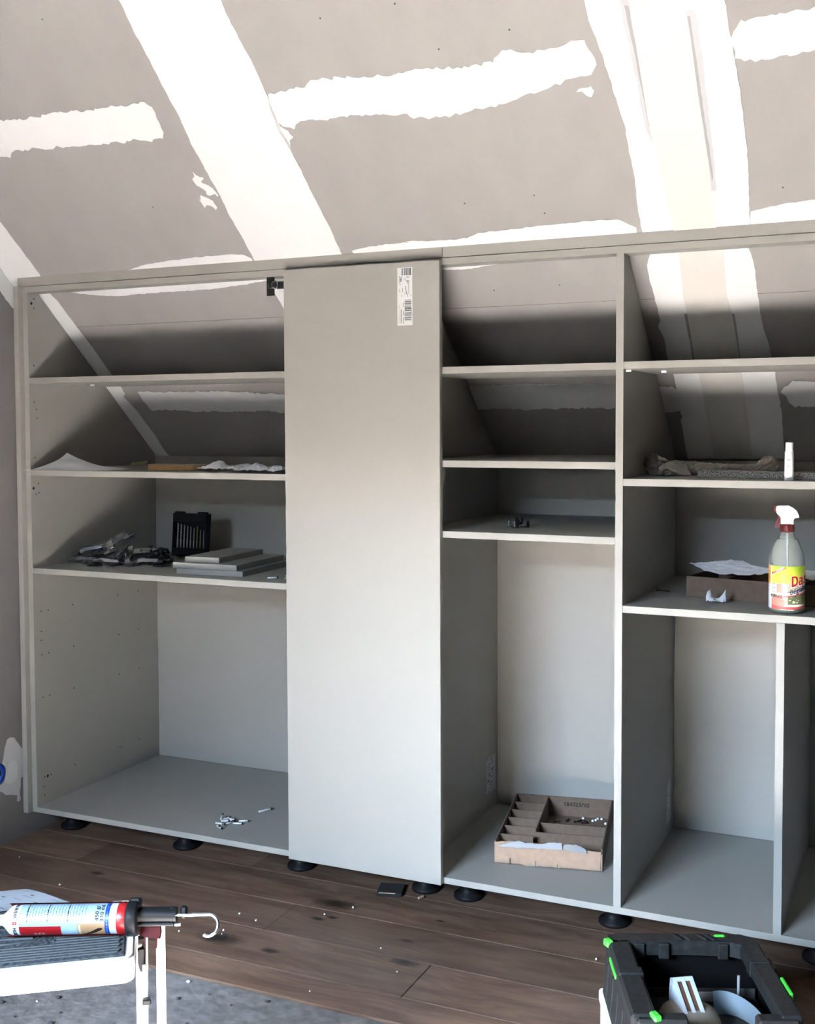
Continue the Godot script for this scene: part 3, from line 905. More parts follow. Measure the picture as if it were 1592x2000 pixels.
func floor_things() -> void:
	var rng := RandomNumberGenerator.new()
	rng.seed = 17
	var st := tool()
	lathe(st, [Vector2(0.0, 0.0), Vector2(0.0026, 0.0006), Vector2(0.0032, 0.0022), Vector2(0.0018, 0.0042), Vector2(0.0, 0.0046)], Transform3D(Basis().scaled(Vector3(1.0, 1.0, 0.7)), Vector3.ZERO), 7)
	st.generate_normals()
	var crumb := st.commit()
	var at := CRUMBS
	for i in range(0, at.size(), 2):
		var o := again(crumb, M.white_dull, numbered("plaster_crumb"), self, Transform3D(Basis(Vector3.UP, rng.randf() * 6.0).scaled(Vector3.ONE * rng.randf_range(0.7, 1.5)), Vector3(at[i], 0.0, at[i + 1])))
		tag(o, "tiny white plaster crumb lying on the brown plank floor", "crumb", "plaster crumbs on the planks")
	for i in 34:
		var p := Vector3(rng.randf_range(0.62, 1.55), -0.006, rng.randf_range(0.60, 1.0))
		var o := again(crumb, M.white_dull if i % 4 == 0 else M.edge_dark, numbered("rubble_crumb"), self, Transform3D(Basis(Vector3.UP, rng.randf() * 6.0).scaled(Vector3(1.6, 1.0, 1.0) * rng.randf_range(0.6, 1.7)), p))
		tag(o, "tiny crumb of rubble on the bare grey screed", "crumb", "rubble on the screed")
	# a dark offcut under the door
	var off := thing("dark_offcut", "small dark board offcut lying on the floor below the door", "offcut", spot(1.290, 0.0, -0.105, 0.28))
	st = tool()
	box(st, Vector3(0.075, 0.012, 0.075), spot(0, 0.006, 0), 0.001)
	obj("board", st, M.hole, off)
	st = tool()
	box(st, Vector3(0.05, 0.003, 0.002), spot(-0.006, 0.0115, 0.0385), 0.0005)
	obj("pale_edge", st, M.card, off)
	var pin := thing("dowel", "short pale dowel on the floor beside a black wardrobe foot", "dowel", spot(1.392, 0.0, -0.095, 1.2))
	st = tool()
	tube(st, [Vector3(-0.009, 0.0045, 0), Vector3(0.009, 0.0045, 0)], 0.0042, 10)
	obj("body", st, M.card, pin)


# ------------------------------------------------------------------ small hardware
func screw_parts(o: Node3D, long: float, m: Material) -> void:
	# along x, lying down, head at the start
	var along := Transform3D(Basis(Vector3(0, 0, 1), -PI / 2), Vector3(0, 0.0042, 0))
	var st := tool()
	var prof := [Vector2(0.0016, 0.004)]
	var n := int(long / 0.0025)
	for i in n:
		prof.append(Vector2(0.0016 if i % 2 == 0 else 0.0022, 0.004 + (long - 0.008) * (i + 1) / n))
	prof.append(Vector2(0.0, long))
	lathe(st, prof, along, 8)
	obj("shank", st, m, o)
	st = tool()
	lathe(st, [Vector2(0.0, 0.0), Vector2(0.0042, 0.0), Vector2(0.0042, 0.001), Vector2(0.0018, 0.004)], along, 10)
	obj("head", st, m, o)


func cam_pin(o: Node3D) -> void:
	# a connecting bolt lying along x: collar, thin shank, head
	var along := Transform3D(Basis(Vector3(0, 0, 1), -PI / 2), Vector3(0, 0.0036, 0))
	var st := tool()
	lathe(st, [Vector2(0.0, 0.0), Vector2(0.0028, 0.0005), Vector2(0.0028, 0.022), Vector2(0.0016, 0.024), Vector2(0.0016, 0.030)], along, 10)
	obj("shank", st, M.bright, o)
	st = tool()
	lathe(st, [Vector2(0.0016, 0.029), Vector2(0.0036, 0.0305), Vector2(0.0036, 0.0335), Vector2(0.0, 0.034)], along, 10)
	obj("head", st, M.dark_steel, o)


func hinge_parts(o: Node3D) -> void:
	# a concealed cabinet hinge: cup with wings, curved arm, mounting plate; about 11 cm long along x
	var st := tool()
	lathe(st, [Vector2(0.0, -0.011), Vector2(0.0165, -0.011), Vector2(0.0175, 0.0), Vector2(0.019, 0.0005), Vector2(0.019, 0.002), Vector2(0.015, 0.002), Vector2(0.0145, -0.009), Vector2(0.0, -0.009)], spot(-0.042, 0.014, 0), 18)
	box(st, Vector3(0.020, 0.0018, 0.056), spot(-0.042, 0.0150, 0), 0.0005)
	obj("cup", st, M.steel, o)
	st = tool()
	var prof := PackedVector2Array([Vector2(-0.034, 0.010), Vector2(-0.026, 0.022), Vector2(-0.010, 0.026), Vector2(0.046, 0.020), Vector2(0.052, 0.014), Vector2(0.046, 0.011), Vector2(-0.010, 0.014), Vector2(-0.024, 0.010)])
	prism(st, prof, 0.018, Transform3D(Basis(), Vector3(0, 0, -0.009)))
	obj("arm", st, M.zinc, o)
	st = tool()
	box(st, Vector3(0.046, 0.007, 0.016), spot(0.030, 0.0045, 0), 0.002)
	box(st, Vector3(0.018, 0.003, 0.050), spot(0.034, 0.0025, 0), 0.001)
	obj("mounting_plate", st, M.dark_steel, o)
	st = tool()
	for q in [Vector3(0.034, 0.004, -0.018), Vector3(0.034, 0.004, 0.018), Vector3(0.020, 0.0215, 0)]:
		st = tool()
		lathe(st, [Vector2(0.004, 0.0), Vector2(0.0038, 0.0022), Vector2(0.0, 0.0024)], spot(q.x, q.y, q.z), 10)
		obj("screw", st, M.black, o)


func tumbled(p: Vector3, rx: float, ry: float, rz: float) -> Transform3D:
	return Transform3D(Basis.from_euler(Vector3(rx, ry, rz)), p)


func left_bay_things() -> void:
	var rng := RandomNumberGenerator.new()
	rng.seed = 23
	var y2: float = S[1] + 0.0004
	var y3: float = S[2] + 0.0004
	var st := tool()
	# papers on the middle shelf
	var pa := thing("paper_sheet", "curled white paper with one corner sticking up, left end of the middle shelf", "paper", spot(0.17, y2, -0.1))
	var c := Vector3(0.17, y2, -0.1)
	var net := []
	for row in [
		[Vector3(0.002, 1.2564, 0.020), Vector3(0.09, 1.2566, 0.010), Vector3(0.20, 1.2566, 0.004), Vector3(0.32, 1.2566, -0.010)],
		[Vector3(0.026, 1.2578, -0.004), Vector3(0.10, 1.2640, -0.045), Vector3(0.20, 1.2590, -0.050), Vector3(0.34, 1.2570, -0.055)],
		[Vector3(0.058, 1.2850, -0.082), Vector3(0.115, 1.2820, -0.085), Vector3(0.19, 1.2660, -0.085), Vector3(0.33, 1.2580, -0.090)],
		[Vector3(0.072, 1.3100, -0.118), Vector3(0.135, 1.2850, -0.125), Vector3(0.22, 1.2660, -0.125), Vector3(0.33, 1.2600, -0.130)]]:
		var line := []
		for q in row:
			line.append(q - c)
		net.append(line)
	sheet(st, net, 16, 12, 0.0015, 3)
	obj("sheet", st, M.paper, pa)
	st = tool()
	var py := thing("paper_leaf", "yellowish paper leaf with a curled right end, behind the curled white sheet", "paper", spot(0.28, y2, -0.13))
	sheet(st, [[Vector3(-0.08, 0.003, 0.02), Vector3(-0.02, 0.004, 0.02), Vector3(0.04, 0.009, 0.02), Vector3(0.062, 0.016, 0.02), Vector3(0.066, 0.024, 0.016)], [Vector3(-0.08, 0.006, -0.07), Vector3(-0.02, 0.008, -0.07), Vector3(0.04, 0.013, -0.07), Vector3(0.062, 0.020, -0.07), Vector3(0.066, 0.027, -0.07)]], 14, 4)
	obj("sheet", st, M.paper_yellow, py)
	# chipboard offcut
	var chip := thing("chipboard_offcut", "raw brown chipboard offcut lying on the middle shelf between the papers", "offcut", spot(0.508, y2, -0.155, -0.1))
	st = tool()
	box(st, Vector3(0.195, 0.0175, 0.09), spot(0, 0.0088, 0), 0.0006)
	obj("core", st, M.chip, chip)
	st = tool()
	box(st, Vector3(0.196, 0.0008, 0.091), spot(0, 0.0180, 0), 0.0002)
	obj("laminate_face", st, M.laminate, chip)
	# crumpled papers
	for k in 2:
		var cp := thing("crumpled_paper", ["flat crumpled grey paper to the right of the chipboard offcut", "wrinkled paper strip on the middle shelf, right against the door edge"][k], "paper", spot([0.705, 0.888][k], y2, [-0.15, -0.09][k], [0.1, -0.15][k]))
		st = tool()
		net = []
		for j in 5:
			var line := []
			for i in 7:
				var edge := i == 0 or i == 6 or j == 0 or j == 4
				line.append(Vector3(-0.093 + 0.031 * i, 0.002 + (rng.randf_range(0.0, 0.008) if edge else rng.randf_range(0.002, 0.026 if i < 3 else 0.018)), -0.07 + 0.032 * j))
			net.append(line)
		sheet(st, net, 24, 16, 0.006, 9 + k, false)
		obj("sheet", st, M.paper, cp)
	# the heap of hinges
	var spots := [
		[0.094, -0.165, 0.000, 0.15, 0.0, 0.0], [0.152, -0.135, 0.0, -0.5, 0.0, 0.0], [0.205, -0.145, 0.0, 0.25, 0.0, 0.0], [0.265, -0.170, 0.0, 2.6, 0.0, 0.0], [0.330, -0.200, 0.0, 0.6, 0.0, 0.0], [0.375, -0.225, 0.0, -1.0, 0.0, 0.0],
		[0.105, -0.230, 0.0, 1.2, 0.0, 0.0], [0.185, -0.240, 0.0, -0.2, 0.0, 0.0], [0.260, -0.255, 0.0, 0.9, 0.0, 0.0], [0.340, -0.290, 0.0, 2.0, 0.0, 0.0],
		[0.110, -0.180, 0.027, 0.4, 0.2, 0.25], [0.185, -0.185, 0.030, -0.9, 0.4, -0.2], [0.245, -0.200, 0.032, 1.8, -0.7, 0.3], [0.300, -0.215, 0.028, 0.2, 1.0, 0.3], [0.350, -0.245, 0.028, -0.6, -1.0, 0.2], [0.215, -0.225, 0.062, 0.9, 0.5, 0.6]]
	var proto: Node3D = null
	for i in spots.size():
		var s: Array = spots[i]
		var t := tumbled(Vector3(s[0], y3 + s[2] * 1.25 + 0.0003, s[1]), s[4], s[3], s[5])
		if proto == null:
			proto = thing("cabinet_hinge", "steel cabinet hinge in the tangled heap on the lowest shelf of the left bay", "hinge", t, "heap of cabinet hinges")
			hinge_parts(proto)
		else:
			copy_of(proto, t)
	# drill bit case
	var case := thing("drill_bit_case", "black upright case of twist drill bits at the back of the left bay", "drill case", Transform3D(Basis(Vector3.UP, 0.05) * Basis(Vector3.RIGHT, -0.10), Vector3(0.322, y3 + 0.0018, -0.470)))
	st = tool()
	for q in [[0, 0.0775, -0.013, 0.142, 0.155, 0.004], [-0.068, 0.0775, 0, 0.006, 0.155, 0.030], [0.068, 0.0775, 0, 0.006, 0.155, 0.030], [0, 0.014, 0, 0.142, 0.028, 0.030], [0, 0.139, 0, 0.142, 0.032, 0.030]]:
		box(st, Vector3(q[3], q[4], q[5]), Transform3D(Basis(), Vector3(q[0], q[1], q[2])), 0.0015)
	box(st, Vector3(0.034, 0.008, 0.022), Transform3D(Basis(), Vector3(-0.05, 0.157, 0)), 0.002)
	box(st, Vector3(0.034, 0.008, 0.022), Transform3D(Basis(), Vector3(0.045, 0.157, 0)), 0.002)
	obj("case_body", st, M.black, case)
	st = tool()
	box(st, Vector3(0.128, 0.010, 0.012), Transform3D(Basis(), Vector3(0, 0.070, -0.004)), 0.001)
	obj("bit_holder", st, M.black, case)
	for i in 9:
		st = tool()
		var long := 0.088 - 0.003 * i if i != 6 else 0.078
		var r := 0.0034 - 0.00022 * i
		var bit_at := Transform3D(Basis(), Vector3(-0.054 + 0.0135 * i, 0.030, 0.004))
		var flute := []
		for k in 22:
			flute.append(bit_at * Vector3(r * 0.5 * sin(k * 1.5), long * 0.35 + long * 0.65 * k / 21.0, r * 0.5 * cos(k * 1.5)))
		lathe(st, [Vector2(0.0, 0.0), Vector2(r, 0.0), Vector2(r, long * 0.36), Vector2(r * 0.55, long * 0.38), Vector2(r * 0.55, long * 0.97), Vector2(0.0, long)], bit_at, 8)
		tube(st, flute, r * 0.62, 6)
		obj("drill_bit", st, mat(Color(0.62, 0.62, 0.62), 0.3, 0.6) if i != 6 else mat(Color(0.75, 0.66, 0.32), 0.3, 0.9), case)
	# three offcut boards
	var labels := ["widest grey board, bottom one of the three stacked on the shelf", "grey board in the middle of the stack of three", "shortest and narrowest grey board, on top of the stack of three"]
	var fl := [Vector3(0.558, 0, -0.060), Vector3(0.542, 0, -0.063), Vector3(0.573, 0, -0.087)]
	var size := [Vector3(0.242, 0.0175, 0.30), Vector3(0.234, 0.0175, 0.31), Vector3(0.125, 0.0175, 0.285)]
	for k in 3:
		var turn := 0.045
		var bt := Basis(Vector3.UP, turn)
		var bd := thing("grey_board", labels[k], "board", Transform3D(bt, fl[k] + Vector3(0, y3 + 0.0179 * k, 0) + bt * Vector3(size[k].x * 0.5, 0, -size[k].z * 0.5)), "stack of three boards")
		st = tool()
		box(st, size[k], spot(0, size[k].y * 0.5, 0), 0.0006)
		obj("panel", st, M.laminate, bd)
	# loose screws on the same shelf
	var scr: Node3D = null
	for q in [[0.455, -0.1885, 0.3], [0.482, -0.170, 2.4], [0.506, -0.182, -0.4], [0.520, -0.160, 1.3]]:
		var t := spot(q[0], y3, q[1], q[2])
		if scr == null:
			scr = thing("black_screw", "small black screw on the shelf just left of the board stack", "screw", t, "black screws left of the board stack")
			screw_parts(scr, 0.028, M.black)
		else:
			copy_of(scr, t)
	var stud: Node3D = null
	var where := ["shiny stud standing nearest the shelf's front edge, right of the boards", "shiny stud right of the board stack, rearmost of the loose ones", "shiny stud beside the door edge on the lowest shelf", "shiny stud lying closest to the door on the lowest shelf"]
	var q4 := [[0.8965, -0.060, 0.8], [0.925, -0.125, 2.0], [0.965, -0.105, 0.4], [0.950, -0.075, -0.6]]
	for i in 4:
		var t := spot(q4[i][0], y3, q4[i][1], q4[i][2])
		if stud == null:
			stud = thing("fixing_stud", where[i], "fixing", t, "loose studs by the door")
			cam_pin(stud)
		else:
			copy_of(stud, t, where[i])
	# the small heap of connecting bolts on the bottom panel, and one that rolled away
	var bolt: Node3D = null
	var heap := [[0.664, -0.105, 0.0, 0.1, 0.0], [0.684, -0.085, 0.0, -0.5, 0.0], [0.700, -0.110, 0.0, 1.2, 0.0], [0.717, -0.125, 0.0, 0.3, 0.0], [0.690, -0.130, 0.0, 2.3, 0.0], [0.675, -0.120, 0.006, 0.9, 0.12], [0.695, -0.115, 0.007, 0.6, 0.15], [0.702, -0.095, 0.006, -1.4, 0.1], [0.688, -0.105, 0.009, -0.1, 0.2], [0.710, -0.140, 0.005, 2.9, 0.1], [0.724, -0.150, 0.0, 0.5, 0.0], [0.681, -0.112, 0.012, 2.0, 0.2]]
	for i in heap.size():
		var h: Array = heap[i]
		var t := tumbled(Vector3(h[0], 0.1182 + h[2], h[1]), 0.0, h[3], h[4])
		if bolt == null:
			bolt = thing("connecting_bolt", "shiny connecting bolt in the small heap on the left bay's bottom panel", "bolt", t, "heap of connecting bolts")
			cam_pin(bolt)
		else:
			copy_of(bolt, t)
	var alone := copy_of(bolt, spot(0.7345, 0.1182, -0.252, 1.1), "single shiny bolt lying alone to the right of the small heap of bolts")
	alone.remove_meta("group")
	alone.scale = Vector3(1.6, 1.1, 1.1)


func middle_bay_things() -> void:
	# a few fittings on the third shelf
	var st := tool()
	var proto: Node3D = null
	var yb: float = B[2] + 0.0004
	for q in [[1.642, -0.185, 0.0, 0.3], [1.662, -0.165, 0.0, 1.5], [1.682, -0.190, 0.0, -0.4], [1.664, -0.192, 0.008, 0.9], [1.668, -0.172, 0.009, -1.0]]:
		var t := tumbled(Vector3(q[0], yb + q[2], q[1]), 0.0 if q[2] == 0.0 else 0.3, q[3], 0.0 if q[2] == 0.0 else 0.3)
		if proto == null:
			proto = thing("small_bracket", "small dark metal bracket in the little pile on the third shelf of the middle bay", "bracket", t, "pile of small brackets")
			st = tool()
			box(st, Vector3(0.026, 0.003, 0.012), spot(0, 0.002, 0), 0.0006)
			box(st, Vector3(0.003, 0.018, 0.012), spot(0.0115, 0.010, 0), 0.0006)
			obj("angle", st, M.dark_steel, proto)
			st = tool()
			tube(st, [Vector3(-0.006, 0.003, 0), Vector3(-0.006, 0.016, 0)], 0.0024, 8)
			box(st, Vector3(0.006, 0.003, 0.006), spot(-0.006, 0.017, 0), 0.0006)
			obj("pin", st, M.steel, proto)
		else:
			copy_of(proto, t)
	# the cardboard sorting tray
	var W := 0.3126
	var D := 0.448
	var H := 0.066
	var e := Basis(Vector3.UP, atan2(0.059, 0.307) * 0.99)
	e = Basis(Vector3(0.982, 0, -0.1885), Vector3.UP, Vector3(0.1885, 0, 0.982))
	var tray := thing("cardboard_tray", "brown cardboard sorting tray with dividers and a torn front, in the middle bay", "box", Transform3D(e, Vector3(1.600, 0.1183, -0.160)))
	st = tool()    # x to the right, z to the front (0 is the front wall), y up
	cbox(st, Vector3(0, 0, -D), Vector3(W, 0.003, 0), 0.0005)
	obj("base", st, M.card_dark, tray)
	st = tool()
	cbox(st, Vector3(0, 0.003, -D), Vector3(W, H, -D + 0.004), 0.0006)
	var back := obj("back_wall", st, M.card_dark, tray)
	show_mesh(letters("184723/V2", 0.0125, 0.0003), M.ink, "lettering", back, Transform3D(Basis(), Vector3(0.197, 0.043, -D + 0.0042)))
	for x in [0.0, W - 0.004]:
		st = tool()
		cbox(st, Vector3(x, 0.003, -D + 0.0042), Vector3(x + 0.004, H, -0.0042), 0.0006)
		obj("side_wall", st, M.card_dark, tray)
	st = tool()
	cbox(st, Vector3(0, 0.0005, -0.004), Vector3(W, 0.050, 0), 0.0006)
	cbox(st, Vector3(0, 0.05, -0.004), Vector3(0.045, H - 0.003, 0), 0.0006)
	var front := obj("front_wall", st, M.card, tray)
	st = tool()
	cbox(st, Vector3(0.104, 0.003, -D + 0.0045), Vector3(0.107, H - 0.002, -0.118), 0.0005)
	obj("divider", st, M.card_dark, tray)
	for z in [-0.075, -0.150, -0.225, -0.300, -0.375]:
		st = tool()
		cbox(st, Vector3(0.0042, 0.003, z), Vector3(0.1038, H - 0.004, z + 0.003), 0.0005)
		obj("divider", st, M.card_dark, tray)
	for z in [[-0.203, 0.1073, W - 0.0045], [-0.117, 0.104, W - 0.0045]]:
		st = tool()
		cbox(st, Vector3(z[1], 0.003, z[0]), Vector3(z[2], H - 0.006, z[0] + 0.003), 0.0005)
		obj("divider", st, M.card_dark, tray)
	# torn layers of the front
	var face := Transform3D(Basis(), Vector3(0, 0, 0.0002))
	st = tool()
	prism(st, ragged([0.012, 0.060, 0.012, 0.032, 0.020, 0.022, 0.072, 0.020, 0.078, -0.001, 0.095, -0.006, 0.130, -0.003, 0.190, -0.003, 0.198, 0.0, 0.306, 0.0, 0.309, 0.052, 0.280, 0.054, 0.240, 0.059, 0.180, 0.060, 0.120, 0.063, 0.060, 0.063], 0.004, 71, 0.006), 0.0035, Transform3D(Basis(Vector3.RIGHT, -0.06), Vector3(0, 0.006, 0.0012)))
	obj("torn_layer", st, M.card, front, "torn outer layer of tan cardboard")
	st = tool()
	prism(st, ragged([0.010, 0.060, 0.040, 0.075, 0.072, 0.083, 0.095, 0.080, 0.140, 0.080, 0.175, 0.088, 0.198, 0.088, 0.199, 0.066, 0.160, 0.064, 0.100, 0.062, 0.050, 0.060], 0.004, 72, 0.005), 0.0012, Transform3D(Basis(Vector3.RIGHT, 0.25), Vector3(0, -0.004, -0.0045)))
	obj("torn_layer", st, M.paper_torn, front, "white torn paper edge")
	st = tool()
	prism(st, ragged([0.202, 0.060, 0.203, 0.079, 0.235, 0.082, 0.252, 0.078, 0.268, 0.066, 0.270, 0.055], 0.004, 73, 0.005), 0.0012, Transform3D(Basis(Vector3.RIGHT, 0.2), Vector3(0, -0.002, -0.0045)))
	obj("torn_layer", st, M.grey_and_shade, front, "grey torn paper edge")
	for x in [[0.045, 0.0, 0.019], [0.121, -0.001, 0.018], [0.183, 0.0, 0.013]]:
		st = tool()
		cbox(st, Vector3(x[0], maxf(x[1], 0.0008), 0.003), Vector3(x[0] + 0.0014, x[2], 0.0058), 0.0003)
		obj("tear", st, M.edge_dark, front)
	# bits lying in it
	var cap: Node3D = null
	for q in [[0.220, -0.429], [0.252, -0.412], [0.261, -0.421], [0.2665, -0.432], [0.279, -0.434], [0.294, -0.394]]:
		var t := Transform3D(e, tray.transform * Vector3(q[0], 0.0031, q[1]))
		if cap == null:
			cap = thing("screw_cap", "tiny white screw cap lying in the cardboard tray", "cap", t, "white caps in the cardboard tray")
			st = tool()
			lathe(st, [Vector2(0.004, 0.0), Vector2(0.0042, 0.003), Vector2(0.003, 0.0052), Vector2(0.0, 0.006)], Transform3D(), 12)
			obj("dome", st, M.white, cap)
		else:
			copy_of(cap, t)
	var dark: Node3D = null
	for q in [[0.172, -0.388, 1.4], [0.195, -0.384, 0.2], [0.209, -0.392, 1.0], [0.219, -0.378, 0.1], [0.132, -0.368, 0.4], [0.236, -0.385, 2.2]]:
		var t := Transform3D(e * Basis(Vector3.UP, q[2]), tray.transform * Vector3(q[0], 0.0031, q[1]))
		if dark == null:
			dark = thing("dark_bolt", "small dark bolt lying in the big compartment of the cardboard tray", "bolt", t, "dark bolts in the cardboard tray")
			screw_parts(dark, 0.024, M.black)
		else:
			copy_of(dark, t)


func right_bay_things() -> void:
	var y2: float = E[1] + 0.0004
	var y3: float = E[2] + 0.0004
	var st := tool()
	var rng := RandomNumberGenerator.new()
	rng.seed = 31
	var noise := FastNoiseLite.new()
	noise.seed = 77
	noise.frequency = 24.0
	# crumpled plastic bag, rolled
	var bag := thing("crumpled_bag", "long crumpled translucent plastic bag on the middle shelf of the right bay", "bag", spot(2.046, y2, -0.192, 0.62))
	var rings := []
	var n := 46
	var m := 22
	for i in n + 1:
		var t := float(i) / n
		var ring := []
		var r := lerpf(0.0235, 0.0150, minf(1.0, t * 1.5)) + (0.010 if t < 0.12 else 0.0) * (0.12 - t) / 0.12 + 0.011 * smoothstep(0.86, 0.97, t)
		for k in m:
			var a := TAU * k / m
			var p := Vector3(0.36 * t, sin(a), cos(a) * 1.5)
			var w := 1.0 + 0.42 * absf(noise.get_noise_3d(p.x * 1.7, p.y * 0.055, p.z * 0.055)) - 0.16 + 0.25 * noise.get_noise_3d(p.x * 4.0, p.y * 0.1 + 3.0, p.z * 0.1)
			var y := maxf(0.0008, r + sin(a) * r * w)
			ring.append(Vector3(p.x + 0.006 * noise.get_noise_2d(a * 0.2, t), y, cos(a) * r * 1.5 * w))
		rings.append(ring)
	for i in n:
		for k in m:
			var a: Vector3 = rings[i][k]
			var c: Vector3 = rings[i + 1][(k + 1) % m]
			quad(st, a, rings[i][(k + 1) % m], c, rings[i + 1][k], (a + c) * 0.5 - Vector3((a.x + c.x) * 0.5, 0.018, 0))
	for k in m:
		tri(st, rings[0][k], rings[0][(k + 1) % m], Vector3(0.030, 0.020, 0), Vector3.LEFT)
		tri(st, rings[n][k], rings[n][(k + 1) % m], Vector3(0.345, 0.018, 0), Vector3.RIGHT)
	obj("rolled_film", st, M.bag, bag)
	st = tool()
	sheet(st, [[Vector3(0.010, 0.030, 0.030), Vector3(0.045, 0.036, 0.036), Vector3(0.085, 0.032, 0.034)], [Vector3(0.030, 0.018, 0.050), Vector3(0.058, 0.016, 0.058), Vector3(0.088, 0.014, 0.046)], [Vector3(0.058, 0.002, 0.056), Vector3(0.068, 0.001, 0.064), Vector3(0.095, 0.001, 0.052)]], 10, 8, 0.004, 5, false)
	sheet(st, [[Vector3(0.300, 0.020, 0.010), Vector3(0.325, 0.036, 0.0), Vector3(0.352, 0.052, -0.006)], [Vector3(0.318, 0.018, 0.024), Vector3(0.345, 0.030, 0.020), Vector3(0.366, 0.036, 0.010)], [Vector3(0.330, 0.010, 0.030), Vector3(0.350, 0.014, 0.028), Vector3(0.372, 0.012, 0.016)]], 10, 8, 0.006, 6, false)
	obj("loose_flap", st, M.bag, bag)
	# speckled worktop strip
	var strip := thing("worktop_strip", "long speckled grey worktop strip lying along the middle shelf's front, right bay", "strip", spot(2.48, y2, -0.068, -0.315))
	st = tool()
	box(st, Vector3(0.67, 0.0165, 0.045), spot(0.015, 0.0083, -0.0225), 0.0012)
	obj("speckled_strip", st, M.stone, strip)
	st = tool()
	box(st, Vector3(0.67, 0.0015, 0.040), spot(0.015, 0.0173, -0.024), 0.0003)
	obj("backing", st, M.laminate, strip)
	# small white tube
	var tub := thing("spray_tube", "small white upright tube with grey print, on the right bay's middle shelf", "tube", spot(2.4262, y2, -0.026))
	st = tool()
	lathe(st, [Vector2(0.0, 0.0), Vector2(0.0102, 0.0), Vector2(0.0112, 0.001), Vector2(0.0112, 0.071), Vector2(0.0096, 0.0735), Vector2(0.0, 0.0735)], Transform3D(), 24)
	obj("body", st, M.white, tub)
	st = tool()
	lathe(st, [Vector2(0.0092, 0.0735), Vector2(0.0094, 0.0740), Vector2(0.0092, 0.093), Vector2(0.0080, 0.095), Vector2(0.0, 0.0952)], Transform3D(), 24)
	obj("cap", st, M.white, tub)
	st = tool()
	for q in [[0.052, -0.5, 0.35, 0.0022], [0.0375, -0.45, 0.05, 0.0016], [0.0335, -0.45, 0.15, 0.0016], [0.028, -0.6, 0.5, 0.0006], [0.010, -0.5, 0.4, 0.0012], [0.0065, -0.5, 0.4, 0.001]]:
		var a: float = q[1]
		while a < q[2]:
			var b := a + rng.randf_range(0.05, 0.13)
			lathe(st, [Vector2(0.01122, q[0] - q[3] * 0.5), Vector2(0.01135, q[0]), Vector2(0.01122, q[0] + q[3] * 0.5)], Transform3D(), 3, a, b)
			a = b + rng.randf_range(0.02, 0.06)
	obj("print", st, mat(Color(0.30, 0.30, 0.32), 0.7), tub)
	# the box with papers on the lowest shelf
	var e := Basis(Vector3(0.982, 0, 0.19), Vector3.UP, Vector3(-0.19, 0, 0.982)).orthonormalized()
	var bx := thing("cardboard_box", "shallow brown cardboard box with inner dividers, behind the spray bottle", "box", Transform3D(e, Vector3(2.137, y3, -0.226)))
	var W := 0.58
	var D := 0.24
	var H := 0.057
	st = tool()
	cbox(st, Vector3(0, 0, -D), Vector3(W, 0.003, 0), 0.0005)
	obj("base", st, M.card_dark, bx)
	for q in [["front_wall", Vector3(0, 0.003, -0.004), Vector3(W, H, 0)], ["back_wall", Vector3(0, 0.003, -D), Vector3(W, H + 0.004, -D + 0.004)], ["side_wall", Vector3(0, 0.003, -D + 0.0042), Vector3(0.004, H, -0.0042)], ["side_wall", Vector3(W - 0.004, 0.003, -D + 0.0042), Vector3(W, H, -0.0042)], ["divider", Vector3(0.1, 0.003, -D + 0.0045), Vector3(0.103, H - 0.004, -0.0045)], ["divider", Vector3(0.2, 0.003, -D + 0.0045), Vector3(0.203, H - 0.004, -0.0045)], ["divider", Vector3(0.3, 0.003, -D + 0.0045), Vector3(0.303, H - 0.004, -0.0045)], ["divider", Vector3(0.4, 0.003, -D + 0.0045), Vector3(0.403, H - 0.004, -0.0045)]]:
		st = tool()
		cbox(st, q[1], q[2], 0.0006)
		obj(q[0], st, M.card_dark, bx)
	var sh := thing("crumpled_sheet", "crumpled grey sheet of paper lying across the top of the shallow cardboard box", "paper", Transform3D(e, Vector3(2.137, y3 + H + 0.001, -0.226)))
	st = tool()
	sheet(st, [[Vector3(-0.035, 0.022, -0.10), Vector3(0.05, 0.004, -0.055), Vector3(0.16, 0.006, -0.050), Vector3(0.23, 0.014, -0.055), Vector3(0.33, 0.002, -0.05)], [Vector3(0.0, 0.020, -0.13), Vector3(0.06, 0.013, -0.12), Vector3(0.15, 0.010, -0.12), Vector3(0.23, 0.020, -0.12), Vector3(0.34, 0.008, -0.12)], [Vector3(0.03, 0.024, -0.18), Vector3(0.08, 0.026, -0.19), Vector3(0.14, 0.012, -0.18), Vector3(0.24, 0.012, -0.19), Vector3(0.33, 0.006, -0.20)]], 26, 16, 0.006, 12, false)
	obj("sheet", st, M.paper, sh)
	# torn crumpled label
	var cr := thing("crumpled_label", "small crumpled white label scrap in front of the shallow cardboard box", "paper scrap", spot(2.231, y3, -0.145, 0.2))
	st = tool()
	sheet(st, [[Vector3(-0.026, 0.001, 0.018), Vector3(-0.008, 0.002, 0.022), Vector3(0.012, 0.001, 0.020), Vector3(0.026, 0.004, 0.012)], [Vector3(-0.025, 0.018, 0.006), Vector3(-0.010, 0.012, 0.010), Vector3(0.006, 0.006, 0.010), Vector3(0.024, 0.022, 0.004)], [Vector3(-0.016, 0.034, -0.004), Vector3(-0.008, 0.010, 0.0), Vector3(0.010, 0.010, -0.004), Vector3(0.026, 0.031, -0.006)], [Vector3(-0.020, 0.012, -0.014), Vector3(-0.006, 0.004, -0.018), Vector3(0.010, 0.005, -0.018), Vector3(0.022, 0.016, -0.014)]], 16, 14, 0.008, 15, false)
	obj("scrap", st, M.white_dull, cr)
	var sc := thing("shelf_screw", "single dark screw lying left of the shallow cardboard box on the shelf", "screw", spot(2.043, y3, -0.292, -0.35))
	screw_parts(sc, 0.042, M.dark_steel)
	spray_bottle(Vector3(2.4195, y3, -0.062))


